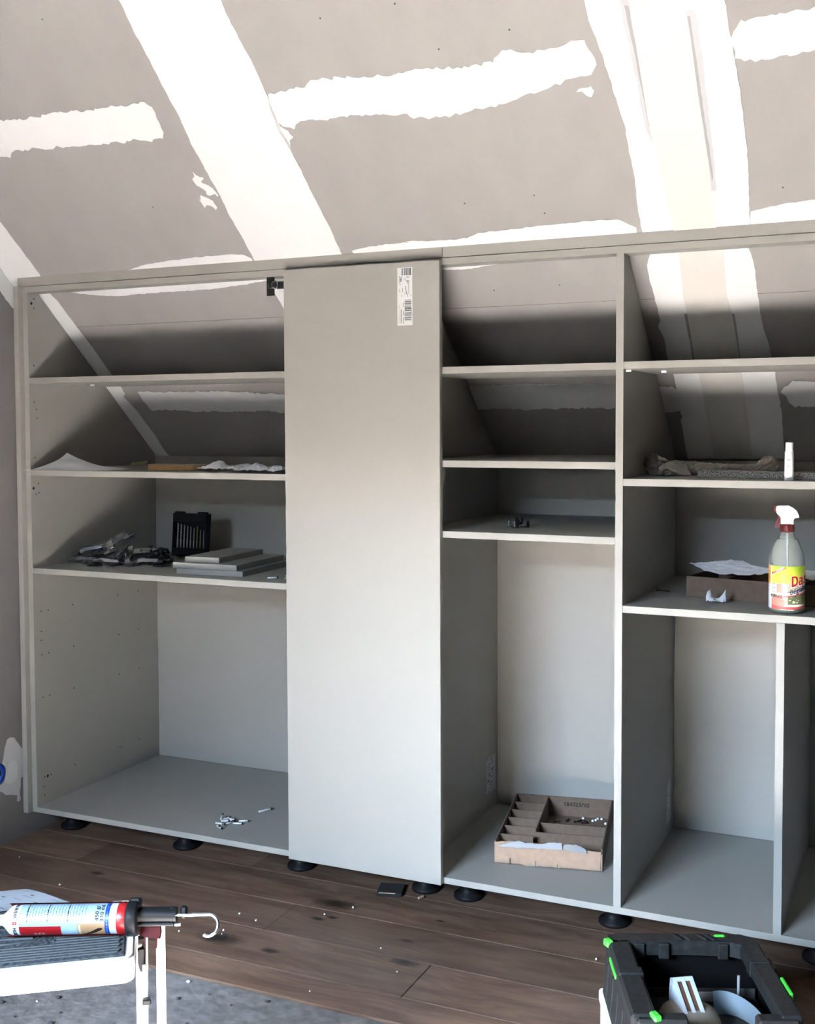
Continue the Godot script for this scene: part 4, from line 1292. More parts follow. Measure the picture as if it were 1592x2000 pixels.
func spray_bottle(at: Vector3) -> void:
	var o := thing("spray_bottle", "trigger spray bottle with white head, red collar and yellow label", "spray bottle", spot(at.x, at.y, at.z, 0.10))
	var st := tool()
	lathe(st, [Vector2(0.0, 0.001), Vector2(0.036, 0.0), Vector2(0.0415, 0.004), Vector2(0.0432, 0.012), Vector2(0.0432, 0.122), Vector2(0.0438, 0.130), Vector2(0.0425, 0.142), Vector2(0.0375, 0.160), Vector2(0.0310, 0.176), Vector2(0.0270, 0.184), Vector2(0.0255, 0.1855), Vector2(0.0215, 0.1865), Vector2(0.0195, 0.190), Vector2(0.0170, 0.198), Vector2(0.0155, 0.204)], Transform3D(), 40)
	obj("bottle", st, M.clear, o, "cloudy clear plastic bottle")
	st = tool()
	lathe(st, [Vector2(0.0, 0.0025), Vector2(0.035, 0.002), Vector2(0.0400, 0.005), Vector2(0.0412, 0.012), Vector2(0.0412, 0.022), Vector2(0.0, 0.022)], Transform3D(), 32)
	obj("liquid", st, M.liquid, o, "remaining yellow-green liquid")
	st = tool()
	tube(st, [Vector3(0.004, 0.008, 0.0), Vector3(0.002, 0.1, 0.0), Vector3(0, 0.2, 0)], 0.0025, 8)
	obj("dip_tube", st, M.white_dull, o)
	# the printed sleeve
	var im := blank(512, 256, Color(0.93, 0.93, 0.91))
	var x0 := 150          # left edge of the front face; the sleeve spans 260 degrees
	bar(im, 0, 0, x0 - 62, 256, Color(0.90, 0.91, 0.94))
	bar(im, x0 - 62, 0, 50, 112, Color(0.86, 0.58, 0.12))
	bar(im, x0 - 62, 112, 50, 144, Color(0.78, 0.82, 0.90))
	var rng := RandomNumberGenerator.new()
	rng.seed = 41
	for i in 26:
		bar(im, x0 - 58 + rng.randi_range(0, 4), 6 + i * 9, rng.randi_range(12, 36), 2, Color(0.55, 0.36, 0.06) if i < 11 else Color(0.50, 0.54, 0.64))
	bar(im, x0 - 12, 0, 10, 256, Color(0.95, 0.95, 0.95))
	for y in 102:
		for x in range(x0, 430):
			im.set_pixel(x, y, Color(0.62, 0.76, 0.22).lerp(Color(0.93, 0.90, 0.30), clampf(y / 80.0 + 0.2 * sin(x * 0.05), 0.0, 1.0)))
	for i in 34:                                      # the white sash across the upper corner
		for x in range(x0, x0 + 86):
			var y := int(46.0 - (x - x0) * 0.52 + i * 0.5)
			if y >= 0:
				im.set_pixel(x, y, Color(0.94, 0.93, 0.92) if i % 30 > 2 else Color(0.6, 0.1, 0.15))
	bar(im, x0, 102, 280, 124, Color(0.72, 0.68, 0.60))
	bar(im, x0, 104, 40, 60, Color(0.90, 0.89, 0.87))
	for i in 7:
		bar(im, x0 + 2, 106 + i * 8, 30 - (i % 3) * 6, 2, Color(0.15, 0.15, 0.15))
	bar(im, x0 + 44, 104, 36, 54, Color(0.62, 0.52, 0.46))
	bar(im, x0 + 84, 104, 28, 60, Color(0.66, 0.70, 0.76))
	bar(im, x0 + 116, 150, 140, 76, Color(0.40, 0.45, 0.30))
	for i in 15:
		bar(im, x0 + 118 + rng.randi_range(0, 110), 152 + rng.randi_range(0, 62), rng.randi_range(6, 22), rng.randi_range(3, 10), [Color(0.86, 0.86, 0.80), Color(0.20, 0.26, 0.14), Color(0.62, 0.60, 0.42)][rng.randi() % 3])
	for y in range(170, 250):                         # red chequered cloth
		for x in range(x0, x0 + 100):
			var d := Vector2((x - x0 - 44) / 52.0, (y - 222) / 44.0).length()
			if d < 1.0:
				im.set_pixel(x, y, Color(0.90, 0.72, 0.62) if int(d * 26.0) % 2 == 0 else Color(0.72, 0.22, 0.20))
	for y in range(226, 256):
		for x in range(x0, 430):
			if y > 232 + 8.0 * sin((x - x0) * 0.012):
				im.set_pixel(x, y, Color(0.74, 0.10, 0.13) if (x + y * 2) % 17 < 12 else Color(0.90, 0.62, 0.58))
	for y in range(140, 178):                         # slanting white band with small red print
		for x in range(x0 + 44, 430):
			var v := y - (170.0 - (x - x0) * 0.11)
			if v > 0.0 and v < 17.0:
				im.set_pixel(x, y, Color(0.95, 0.94, 0.93))
	bar(im, 430, 0, 82, 256, Color(0.92, 0.92, 0.92))
	st = tool()
	lathe(st, [Vector2(0.0437, 0.012), Vector2(0.0437, 0.120)], Transform3D(), 48, deg_to_rad(-130), deg_to_rad(130))
	var lab := obj("label", st, flipped(im), o, "yellow, white and red printed label")
	var R := 0.0441
	var red := mat(Color(0.66, 0.04, 0.08), 0.5)
	var white := mat(Color(0.95, 0.93, 0.90), 0.6)
	show_mesh(bent("Dasty", 0.0300, R - 0.0002, 1.12, 0.0870, 0.72, 0.14), white, "lettering", lab)
	show_mesh(bent("Dasty", 0.0265, R + 0.0002, 1.12, 0.0875, 0.80, 0.14), red, "lettering_001", lab)
	show_mesh(bent("Dégraissant", 0.0115, R + 0.0001, 0.98, 0.0630, 0.76, 0.20), mat(Color(0.08, 0.10, 0.30), 0.6), "lettering_002", lab)
	show_mesh(bent("Dégraisseur · Degreaser", 0.0052, R + 0.0001, 0.42, 0.0480, 1.0, 0.13), red, "lettering_003", lab)
	show_mesh(bent("BUDGET", 0.0062, R + 0.0001, -0.62, 0.0450, 1.0, 0.0), M.ink, "lettering_004", lab)
	show_mesh(bent("Made in Italy", 0.0046, R + 0.0001, -0.46, 0.1085, 1.0, 0.42), red, "lettering_005", lab)
	st = tool()
	lathe(st, [Vector2(0.0150, 0.2025), Vector2(0.0166, 0.2028), Vector2(0.0166, 0.2215), Vector2(0.0150, 0.2225), Vector2(0.0, 0.2225)], Transform3D(), 28)
	for k in 28:
		var a := TAU * k / 28.0
		box(st, Vector3(0.0012, 0.016, 0.0012), Transform3D(Basis(Vector3.UP, a), Vector3(sin(a) * 0.0166, 0.212, cos(a) * 0.0166)), 0.0003)
	obj("collar", st, M.dark_red, o, "ribbed red collar")
	# white trigger head, its nozzle to the left
	st = tool()
	var head := PackedVector2Array()
	var raw := [Vector2(-0.0145, 0.222), Vector2(-0.0165, 0.240), Vector2(-0.0255, 0.250), Vector2(-0.0280, 0.258), Vector2(-0.0270, 0.2665), Vector2(-0.018, 0.2685), Vector2(0.002, 0.2685), Vector2(0.013, 0.264), Vector2(0.022, 0.256), Vector2(0.0272, 0.244), Vector2(0.0280, 0.2395), Vector2(0.0180, 0.2385), Vector2(0.0150, 0.234), Vector2(0.0145, 0.222)]
	for q in raw:
		head.append(q)
	prism(st, head, 0.018, Transform3D(Basis(), Vector3(0, 0, -0.009)))
	var inner := PackedVector2Array()
	var mid := Vector2(0, 0.246)
	for q in raw:
		inner.append(mid + (q - mid) * 0.86)
	prism(st, inner, 0.025, Transform3D(Basis(), Vector3(0, 0, -0.0125)))
	obj("spray_head", st, M.white, o, "white spray head")
	st = tool()
	box(st, Vector3(0.007, 0.017, 0.017), Transform3D(Basis(Vector3(0, 0, 1), 0.08), Vector3(-0.0300, 0.2605, 0)), 0.0015)
	obj("nozzle", st, M.dark_red, o)
	st = tool()
	prism(st, PackedVector2Array([Vector2(-0.0170, 0.247), Vector2(-0.0225, 0.240), Vector2(-0.0290, 0.222), Vector2(-0.0295, 0.2135), Vector2(-0.0220, 0.2125), Vector2(-0.0195, 0.222), Vector2(-0.0150, 0.236)]), 0.012, Transform3D(Basis(), Vector3(0, 0, -0.006)))
	obj("trigger", st, M.dark_red, o)


# lathe() runs its v from the top of the profile; this fits a picture to a sleeve that starts above the base
func flipped(im: Image) -> StandardMaterial3D:
	var m := mapped(im, 0.45)
	m.uv1_scale = Vector3(1.0, 0.120 / 0.108, 1.0)
	return m


# ------------------------------------------------------------------ the foreground
func stool_and_gun() -> void:
	var e := Basis(Vector3(0.8, 0, -0.6), Vector3.UP, Vector3(0.6, 0, 0.8))
	var corner := Vector3(1.624, 0.0, 1.534)
	var W := 0.40
	var D := 0.235
	var H := 0.571
	var o := thing("step_stool", "white folding step stool with a dark ribbed tread, at the picture's lower left", "step stool", Transform3D(e, Vector3(corner.x, -0.006, corner.z)))
	# local: the front right corner of the step is the origin; x runs to the right, z to the front
	var st := tool()
	var out := PackedVector2Array()
	for c in [[-0.020, -0.020, 0.0], [-W + 0.02, -0.020, PI / 2], [-W + 0.02, -D + 0.02, PI], [-0.020, -D + 0.02, PI * 1.5]]:
		for k in 5:
			var a: float = c[2] + PI / 8 * k
			out.append(Vector2(c[0] + 0.020 * cos(a), c[1] + 0.020 * sin(a)))
	var flat := Transform3D(Basis(Vector3.RIGHT, Vector3(0, 0, 1), Vector3(0, -1, 0)), Vector3(0, H - 0.004, 0))
	prism(st, out, 0.034, flat)
	var small := PackedVector2Array()
	for q in out:
		small.append(Vector2(-W / 2, -D / 2) + (q - Vector2(-W / 2, -D / 2)) * Vector2(0.985, 0.975))
	prism(st, small, 0.0042, Transform3D(flat.basis, Vector3(0, H, 0)))
	var step := obj("step", st, M.white, o, "white steel step with rounded corners")
	# marks left on the front rail
	for q in [[-0.062, 0.030, 0.013, 0.0045, Color(0.85, 0.45, 0.40)], [-0.064, 0.017, 0.007, 0.003, Color(0.86, 0.55, 0.40)], [-0.088, 0.028, 0.010, 0.004, Color(0.55, 0.52, 0.52)]]:
		st = tool()
		lathe(st, [Vector2(1.0, -0.0001), Vector2(1.0, 0.0003), Vector2(0.0, 0.0004)], Transform3D(Basis(Vector3(q[2] * 0.5, 0, 0), Vector3(0, 0, 1), Vector3(0, -q[3], 0)), Vector3(q[0], H - 0.042 + q[1], 0.0)), 14)
		obj("mark", st, mat(q[4], 0.6), step)
	st = tool()
	box(st, Vector3(W - 0.030, 0.004, D - 0.024), Transform3D(Basis(), Vector3(-W / 2, H + 0.001, -D / 2 + 0.001)), 0.0012)
	var mat_ := obj("tread_mat", st, M.rubber, o, "dark grey ribbed rubber tread")
	st = tool()
	var y := H + 0.003
	for r in 11:
		var z := -0.024 - 0.0185 * r
		var spans := [[-W + 0.030, -0.026]]
		if r >= 3 and r <= 7:
			spans = [[-W + 0.030, -W / 2 - 0.075], [-W / 2 + 0.075, -0.026]]
		for s in spans:
			var a: float = s[0]
			var b: float = s[1]
			tube(st, [Vector3(a, y, z), Vector3(b, y, z)], 0.0022, 6)
			tube(st, [Vector3(a, y, z - 0.009), Vector3(b, y, z - 0.009)], 0.0022, 6)
			tube(st, [Vector3(a, y, z), Vector3(a - 0.004, y, z - 0.0045), Vector3(a, y, z - 0.009)], 0.0022, 6)
			tube(st, [Vector3(b, y, z), Vector3(b + 0.004, y, z - 0.0045), Vector3(b, y, z - 0.009)], 0.0022, 6)
			var x := a + 0.012
			while x < b - 0.006:
				box(st, Vector3(0.008, 0.002, 0.004), Transform3D(Basis(), Vector3(x, y, z - 0.0045)), 0.0006)
				x += 0.021
	var ribs := obj("tread_ribs", st, M.rib_highlight, mat_)
	ribs.set_meta("kind", "stuff")
	st = tool()
	var ring := []
	for k in 33:
		var a := TAU * k / 32.0
		ring.append(Vector3(-W / 2 + 0.055 * cos(a), y, -0.118 + 0.030 * sin(a)))
	tube(st, ring, 0.0024, 6)
	tube(st, [Vector3(-W / 2 - 0.040, y, -0.100), Vector3(-W / 2 - 0.01, y + 0.0005, -0.106), Vector3(-W / 2 + 0.038, y, -0.104)], 0.0026, 6)
	obj("oval_emblem", st, M.rib_highlight, mat_, "raised oval emblem in the tread")
	# legs, on both sides; only the right ones show
	for s in [0.0, 1.0]:
		var X := func(x: float) -> float: return x if s == 0.0 else -W - x
		st = tool()
		box(st, Vector3(0.015, 0.616, 0.026), Transform3D(Basis(Vector3.RIGHT, -0.03), Vector3(X.call(0.041), 0.282, -0.090)), 0.004)
		obj("leg", st, M.white, o, "flat white leg tube rising past the step")
		st = tool()
		tube(st, [Vector3(X.call(0.008), 0.002, -0.02), Vector3(X.call(0.006), 0.558, -0.078)], 0.0052, 10)
		obj("leg", st, M.white, o)
		st = tool()
		tube(st, [Vector3(X.call(0.014), 0.002, 0.005), Vector3(X.call(0.016), 0.53, -0.062)], 0.0045, 10)
		obj("leg", st, M.white, o)
		st = tool()
		tube(st, [Vector3(X.call(0.003), 0.500, -0.055), Vector3(X.call(0.003), 0.572, -0.080), Vector3(X.call(0.019), 0.574, -0.085), Vector3(X.call(0.019), 0.520, -0.068)], 0.0018, 8)
		obj("bracket", st, M.white, o)
		st = tool()
		box(st, Vector3(0.020, 0.012, 0.020), Transform3D(Basis(), Vector3(X.call(0.012), 0.566, -0.100)), 0.002)
		box(st, Vector3(0.012, 0.040, 0.012), Transform3D(Basis(), Vector3(X.call(0.010), 0.535, -0.075)), 0.002)
		box(st, Vector3(0.014, 0.010, 0.012), Transform3D(Basis(), Vector3(X.call(0.018), 0.478, -0.045)), 0.002)
		obj("pivot", st, M.black, o)
	# a sheet of paper on the step, hanging over its far edge
	var top := H - 0.006 + 0.0065
	var pp := thing("printed_sheet", "printed white sheet of paper on the step stool behind the cartridge", "paper", Transform3D(Basis(), Vector3(1.30, top, 1.46)))
	st = tool()
	var im := blank(128, 128, Color(0.50, 0.515, 0.54))
	var rng := RandomNumberGenerator.new()
	rng.seed = 8
	for i in 15:
		bar(im, rng.randi_range(8, 90), 8 + i * 8, rng.randi_range(4, 26), 3, Color(0.2, 0.2, 0.24) if i % 2 else Color(0.42, 0.43, 0.48))
	label_sheet(st, Vector3(-0.012, 0.002, -0.053), Vector3(0.112, 0.004, -0.036), Vector3(-0.135, 0.002, 0.055), 0.0015)
	obj("sheet", st, mapped(im, 0.9), pp)
	cartridge()


# a printed sheet: three corners, the picture fills it
func label_sheet(st: SurfaceTool, a: Vector3, b: Vector3, c: Vector3, bow: float) -> void:
	var n := 8
	for i in n:
		for j in n:
			var p := []
			for w in [[i, j], [i + 1, j], [i + 1, j + 1], [i, j + 1]]:
				var u := float(w[0]) / n
				var v := float(w[1]) / n
				p.append([a + (b - a) * u + (c - a) * v + Vector3(0, bow * sin(u * 5.0 + v * 2.0), 0), Vector2(u, v)])
			var up: bool = (p[2][0] - p[0][0]).cross(p[1][0] - p[0][0]).y > 0.0
			for k in ([0, 1, 2, 0, 2, 3] if up else [0, 2, 1, 0, 3, 2]):
				st.set_uv(p[k][1])
				st.add_vertex(p[k][0])


func cartridge() -> void:
	var tail := Vector3(1.5735, 0.6000, 1.4815)      # the collar end of the cartridge
	var tip := Vector3(1.3915, 0.5975, 1.5650)
	var Y := (tip - tail).normalized()
	var Z := (Vector3(2.7552, 1.4, 2.9679) - tail)
	Z = (Z - Y * Z.dot(Y)).normalized()
	var X := Y.cross(Z)
	var t := Transform3D(Basis(X, Y, Z), tail)
	var r := 0.0232
	var o := thing("glue_cartridge", "white glue cartridge with red and blue label, held in the sealant gun", "cartridge", t)
	var st := tool()
	lathe(st, [Vector2(0.0, 0.002), Vector2(r, 0.002), Vector2(r, 0.186), Vector2(r - 0.0015, 0.190), Vector2(0.012, 0.200), Vector2(0.009, 0.204), Vector2(0.0075, 0.222), Vector2(0.0, 0.222)], Transform3D(), 40)
	obj("tube", st, mat(Color(0.63, 0.64, 0.65), 0.4), o)
	st = tool()
	lathe(st, [Vector2(0.0085, 0.205), Vector2(0.0080, 0.215), Vector2(0.0040, 0.290), Vector2(0.0, 0.291)], Transform3D(), 16)
	obj("nozzle", st, mat(Color(0.63, 0.64, 0.65), 0.4), o)
	st = tool()
	lathe(st, [Vector2(r + 0.0003, 0.002), Vector2(r + 0.0008, 0.003), Vector2(r + 0.0008, 0.0145), Vector2(r + 0.0003, 0.0155)], Transform3D(), 40)
	obj("red_band", st, mat(Color(0.52, 0.03, 0.05), 0.4), o, "red band round the cartridge's end")
	# the label: u runs round the tube (upwards in the picture), v along it from the nozzle end
	var im := blank(320, 512, Color(0.68, 0.71, 0.74))
	var K := Color(0.06, 0.07, 0.09)
	var yv := func(m: float) -> int: return int(512.0 * (1.0 - (m - 0.0155) / 0.157))
	bar(im, 0, yv.call(0.172), 320, 4, Color(0.56, 0.63, 0.71))
	bar(im, 0, yv.call(0.171), 320, yv.call(0.0335) - yv.call(0.171), Color(0.52, 0.60, 0.68))
	bar(im, 0, yv.call(0.0335), 320, yv.call(0.0265) - yv.call(0.0335), Color(0.03, 0.19, 0.48))
	var rng := RandomNumberGenerator.new()
	rng.seed = 19
	for i in 14:
		bar(im, 60 + i * 14, yv.call(0.031), rng.randi_range(3, 9), 6, Color(0.32, 0.46, 0.66))
	for i in 21:                                       # lines of small print
		var y: int = yv.call(0.160 - 0.0047 * i)
		var x := 150
		while x < 246:
			var w := rng.randi_range(4, 20)
			bar(im, x, y, mini(w, 248 - x), 7 if i % 7 == 0 else 3, K if i % 7 == 0 else Color(0.20, 0.24, 0.30))
			x += w + rng.randi_range(1, 4)
	bar(im, 60, yv.call(0.171), 70, yv.call(0.104) - yv.call(0.171), Color(0.52, 0.03, 0.06))
	for i in 3:
		for j in 5:
			bar(im, 70 + j * 5, yv.call(0.148 - 0.006 * i), 3, 10 + 3 * ((i + j) % 3), Color(0.68, 0.58, 0.58))
	bar(im, 60, yv.call(0.078), 80, yv.call(0.0335) - yv.call(0.078), Color(0.58, 0.45, 0.32))
	bar(im, 60, yv.call(0.076), 76, 12, Color(0.66, 0.62, 0.53))
	for i in 44:
		bar(im, 66 + i, yv.call(0.070 - 0.0006 * i), 9, 22, Color(0.13, 0.07, 0.05))
	st = tool()
	lathe(st, [Vector2(r + 0.0004, 0.0157), Vector2(r + 0.0004, 0.1727)], Transform3D(), 40, deg_to_rad(-140), deg_to_rad(140))
	var m := mapped(im, 0.4)
	m.uv1_scale = Vector3(1.0, 0.1727 / 0.157, 1.0)
	var lab := obj("label", st, m, o, "printed label with red field and small lines of text")
	show_mesh(bent("450 g/", 0.0058, r + 0.0006, 0.42, 0.0465, 1.15), M.ink, "lettering", lab)
	show_mesh(bent("310 ml", 0.0058, r + 0.0006, 0.42, 0.0385, 1.15), M.ink, "lettering_001", lab)
	show_mesh(bent("WÜRTH", 0.0050, r + 0.0003, 0.72, 0.1790, 1.2), M.ink, "lettering_002", lab)
	show_mesh(bent("WÜRTH", 0.0050, r + 0.0003, -1.15, 0.1790, 1.2), M.ink, "lettering_003", lab)
	var logo := tool()
	for s in [-1, 1]:
		for k in [-1, 1]:
			var a: float = -0.22 + s * 0.055
			box(logo, Vector3(0.0022, 0.0030, 0.0004), Transform3D(Basis(Vector3.UP, a), Vector3(sin(a) * (r + 0.0003), 0.1790 + k * 0.0020, cos(a) * (r + 0.0003))), 0.0001)
	obj("logo", logo, M.red, lab, "small red emblem of four blocks")
	# the gun
	var gun := thing("sealant_gun", "sealant gun with dark red cradle, black head and bent steel rod", "sealant gun", t)
	var R := r + 0.0012
	st = tool()
	lathe(st, [Vector2(R, -0.004), Vector2(R + 0.0013, -0.004), Vector2(R + 0.0013, 0.196), Vector2(R, 0.196), Vector2(R, -0.004)], Transform3D(), 24, deg_to_rad(92), deg_to_rad(268))
	obj("cradle", st, M.dark_red, gun)
	st = tool()
	lathe(st, [Vector2(0.0, -0.016), Vector2(R + 0.0025, -0.016), Vector2(R + 0.0035, -0.014), Vector2(R + 0.0035, -0.002), Vector2(R + 0.002, 0.001), Vector2(0.0, 0.001)], Transform3D(), 30)
	box(st, Vector3(0.012, 0.016, 0.020), Transform3D(Basis(), Vector3(R + 0.001, -0.010, 0.0)), 0.002)
	var head := obj("head", st, M.black, gun, "round black head ring of the gun")
	st = tool()
	tube(st, [Vector3(0.004, -0.014, 0.0), Vector3(0.004, -0.078, 0.0)], 0.0128, 16)
	box(st, Vector3(0.008, 0.058, 0.016), Transform3D(Basis(), Vector3(0.013, -0.046, -0.002)), 0.002)
	box(st, Vector3(0.006, 0.060, 0.014), Transform3D(Basis(), Vector3(-0.010, -0.046, 0.002)), 0.002)
	box(st, Vector3(0.026, 0.010, 0.018), Transform3D(Basis(), Vector3(0.004, -0.071, 0.0)), 0.003)
	box(st, Vector3(0.020, 0.012, 0.014), Transform3D(Basis(), Vector3(0.008, -0.089, -0.002)), 0.004)
	obj("body", st, M.black, gun)
	st = tool()
	box(st, Vector3(0.004, 0.011, 0.004), Transform3D(Basis(), Vector3(-0.011, -0.081, 0.006)), 0.001)
	obj("release_lever", st, M.steel, gun)
	st = tool()
	var rod := [Vector3(0.004, -0.078, 0.004), Vector3(0.0035, -0.100, 0.004), Vector3(0.004, -0.128, 0.004)]
	for k in 11:
		var a := PI * 1.16 * k / 10.0
		rod.append(Vector3(-0.0125 + 0.0165 * cos(a), -0.131 - 0.0155 * sin(a), 0.004))
	tube(st, rod, 0.0030, 10)
	obj("push_rod", st, M.steel, gun, "bright steel rod with a hooked end")
	st = tool()
	prism(st, PackedVector2Array([Vector2(-0.008, -0.020), Vector2(-0.026, -0.018), Vector2(-0.030, -0.030), Vector2(-0.032, -0.050), Vector2(-0.022, -0.052), Vector2(-0.010, -0.050)]), 0.012, Transform3D(Basis(), Vector3(0, 0, -0.016)))
	box(st, Vector3(0.016, 0.003, 0.003), Transform3D(Basis(), Vector3(-0.036, -0.026, -0.010)), 0.001)
	box(st, Vector3(0.018, 0.003, 0.003), Transform3D(Basis(), Vector3(-0.038, -0.045, -0.010)), 0.001)
	obj("trigger", st, M.grip_red, gun)


func crate() -> void:
	var e := Basis(Vector3(0.9225, 0, -0.386), Vector3.UP, Vector3(0.386, 0, 0.9225))
	var o := thing("tool_crate", "scuffed open black tool crate with green latches, on the floor at lower right", "crate", Transform3D(e, Vector3(2.332, 0.150, 0.626)))
	var hx := 0.163
	var hz := 0.184
	var H := 0.13
	var st := tool()
	cbox(st, Vector3(-hx + 0.004, 0.0, -hz + 0.008), Vector3(hx - 0.004, 0.010, hz - 0.008), 0.002)
	obj("base", st, M.crate_shade, o)
	for s in [-1, 1]:
		st = tool()
		prism(st, PackedVector2Array([Vector2(s * (hx + 0.006), 0.0), Vector2(s * (hx - 0.002), H - 0.03), Vector2(s * (hx - 0.008), H - 0.03), Vector2(s * (hx - 0.002), 0.0)]), 2.0 * hz - 0.012, Transform3D(Basis(), Vector3(0, 0, -hz + 0.006)))
		for k in 5:
			box(st, Vector3(0.004, 0.08, 0.012), Transform3D(Basis(Vector3(0, 0, 1), s * 0.08), Vector3(s * (hx + 0.002), 0.048, -0.13 + 0.065 * k)), 0.001)
		obj("side_wall", st, M.black_rough if s < 0 else M.crate_shade, o)
		st = tool()
		cbox(st, Vector3(-hx + 0.003, 0.004, s * (hz - 0.010) - 0.003), Vector3(hx - 0.003, H - 0.03, s * (hz - 0.010) + 0.003), 0.001)
		obj("end_wall", st, M.crate_shade, o)
	# the broad scuffed rim
	st = tool()
	cbox(st, Vector3(-hx, H - 0.032, -hz + 0.03), Vector3(-hx + 0.050, H, hz - 0.012), 0.006)
	cbox(st, Vector3(-hx + 0.002, H - 0.030, -0.02), Vector3(-hx + 0.052, H + 0.0035, 0.01), 0.002)
	obj("rim", st, M.black_rough, o)
	st = tool()
	cbox(st, Vector3(hx - 0.044, H - 0.032, -hz + 0.045), Vector3(hx, H, hz - 0.012), 0.006)
	cbox(st, Vector3(hx - 0.046, H - 0.030, -0.075), Vector3(hx - 0.004, H + 0.003, -0.045), 0.002)
	cbox(st, Vector3(hx - 0.004, H - 0.026, -0.085), Vector3(hx + 0.007, H - 0.006, -0.035), 0.002)
	obj("rim", st, M.black_rough, o)
	st = tool()
	var far := [Vector2(-hx + 0.004, -hz + 0.008), Vector2(-hx + 0.030, -hz), Vector2(0.066, -hz), Vector2(0.068, -hz + 0.012), Vector2(0.100, -hz + 0.012), Vector2(0.102, -hz + 0.001), Vector2(hx - 0.034, -hz), Vector2(hx - 0.012, -hz + 0.014), Vector2(hx - 0.002, -hz + 0.050), Vector2(hx - 0.042, -hz + 0.052), Vector2(0.100, -hz + 0.040), Vector2(0.0, -hz + 0.034), Vector2(-0.050, -hz + 0.036), Vector2(-hx + 0.048, -hz + 0.040), Vector2(-hx, -hz + 0.046)]
	prism(st, PackedVector2Array(far), 0.032, Transform3D(Basis(Vector3.RIGHT, Vector3(0, 0, 1), Vector3(0, -1, 0)), Vector3(0, H, 0)))
	for k in 4:
		box(st, Vector3(0.006, 0.004, 0.034), Transform3D(Basis(Vector3.UP, 0.5), Vector3([-0.01, 0.008, 0.044, 0.060][k], H + 0.001, -hz + 0.018)), 0.001)
	for x in [-0.095, -0.042, 0.085]:
		box(st, Vector3(0.022, 0.034, 0.012), Transform3D(Basis(), Vector3(x, H - 0.020, -hz + 0.040)), 0.002)
	obj("rim", st, M.black_rough, o)
	st = tool()
	cbox(st, Vector3(-hx + 0.01, H - 0.032, hz - 0.036), Vector3(-0.055, H - 0.004, hz), 0.005)
	cbox(st, Vector3(-0.055, H - 0.05, hz - 0.026), Vector3(0.075, H - 0.030, hz), 0.004)
	cbox(st, Vector3(0.075, H - 0.032, hz - 0.036), Vector3(hx - 0.01, H - 0.004, hz), 0.005)
	obj("rim", st, M.black_rough, o)
	for q in [[Vector3(0.084, H - 0.004, -hz + 0.010), Vector3(0.024, 0.014, 0.010), 0.0], [Vector3(-hx + 0.001, H - 0.004, -hz + 0.040), Vector3(0.016, 0.016, 0.020), 0.4], [Vector3(hx + 0.003, H - 0.008, 0.045), Vector3(0.008, 0.016, 0.070), 0.0], [Vector3(-hx + 0.046, H - 0.002, hz - 0.012), Vector3(0.016, 0.012, 0.026), 0.3], [Vector3(-hx - 0.001, H - 0.02, -0.06), Vector3(0.004, 0.010, 0.08), 0.0]]:
		st = tool()
		box(st, q[1], Transform3D(Basis(Vector3.UP, q[2]), q[0]), 0.003)
		obj("latch", st, M.green, o, "bright green latch")
	# the insert in the nearer half
	st = tool()
	cbox(st, Vector3(-hx + 0.012, 0.0105, -0.132), Vector3(hx - 0.012, 0.035, -0.128), 0.001)
	cbox(st, Vector3(-hx + 0.012, 0.0105, -0.128), Vector3(hx - 0.012, 0.0150, hz - 0.02), 0.001)
	obj("insert", st, mat(Color(0.15, 0.145, 0.14), 0.9), o, "dark grey inner shelf")
	# what lies inside
	var tr: Transform3D = o.transform
	var sander := thing("hand_float", "white slotted handle on a round beige base, inside the black tool crate", "hand tool", Transform3D(e * Basis(Vector3.UP, 0.20), tr * Vector3(-0.022, 0.0155, 0.022)))
	st = tool()
	lathe(st, [Vector2(0.0, 0.0), Vector2(0.060, 0.0), Vector2(0.064, 0.010), Vector2(0.063, 0.030), Vector2(0.055, 0.046), Vector2(0.036, 0.056), Vector2(0.0, 0.060)], Transform3D(), 32)
	obj("base", st, mat(Color(0.50, 0.46, 0.41), 0.7), sander, "round beige base")
	st = tool()
	var side := PackedVector2Array([Vector2(-0.046, 0.096), Vector2(-0.036, 0.100), Vector2(0.040, 0.048), Vector2(0.046, 0.030), Vector2(0.046, 0.004), Vector2(-0.050, 0.010), Vector2(-0.052, 0.060)])
	for x in [[-0.022, 0.008], [-0.0035, 0.007], [0.014, 0.008]]:
		prism(st, side, x[1], Transform3D(Basis(Vector3(0, 0, 1), Vector3(0, 1, 0), Vector3(1, 0, 0)), Vector3(x[0], 0, 0)))
	prism(st, PackedVector2Array([Vector2(-0.046, 0.096), Vector2(-0.036, 0.100), Vector2(-0.030, 0.095), Vector2(-0.044, 0.060)]), 0.044, Transform3D(Basis(Vector3(0, 0, 1), Vector3(0, 1, 0), Vector3(1, 0, 0)), Vector3(-0.022, 0, 0)))
	prism(st, PackedVector2Array([Vector2(0.034, 0.052), Vector2(0.040, 0.048), Vector2(0.046, 0.030), Vector2(0.046, 0.004), Vector2(0.030, 0.004)]), 0.044, Transform3D(Basis(Vector3(0, 0, 1), Vector3(0, 1, 0), Vector3(1, 0, 0)), Vector3(-0.022, 0, 0)))
	obj("handle", st, mat(Color(0.66, 0.69, 0.72), 0.6), sander, "white sloping handle with two slots")
	st = tool()
	for x in [-0.00875, 0.00875]:
		prism(st, PackedVector2Array([Vector2(-0.032, 0.094), Vector2(0.036, 0.047), Vector2(0.036, 0.02), Vector2(-0.036, 0.02)]), 0.0103, Transform3D(Basis(Vector3(0, 0, 1), Vector3(0, 1, 0), Vector3(1, 0, 0)), Vector3(x - 0.00515, 0, 0)))
	obj("slot_lining", st, M.chestnut, sander, "brown inside of the slots")
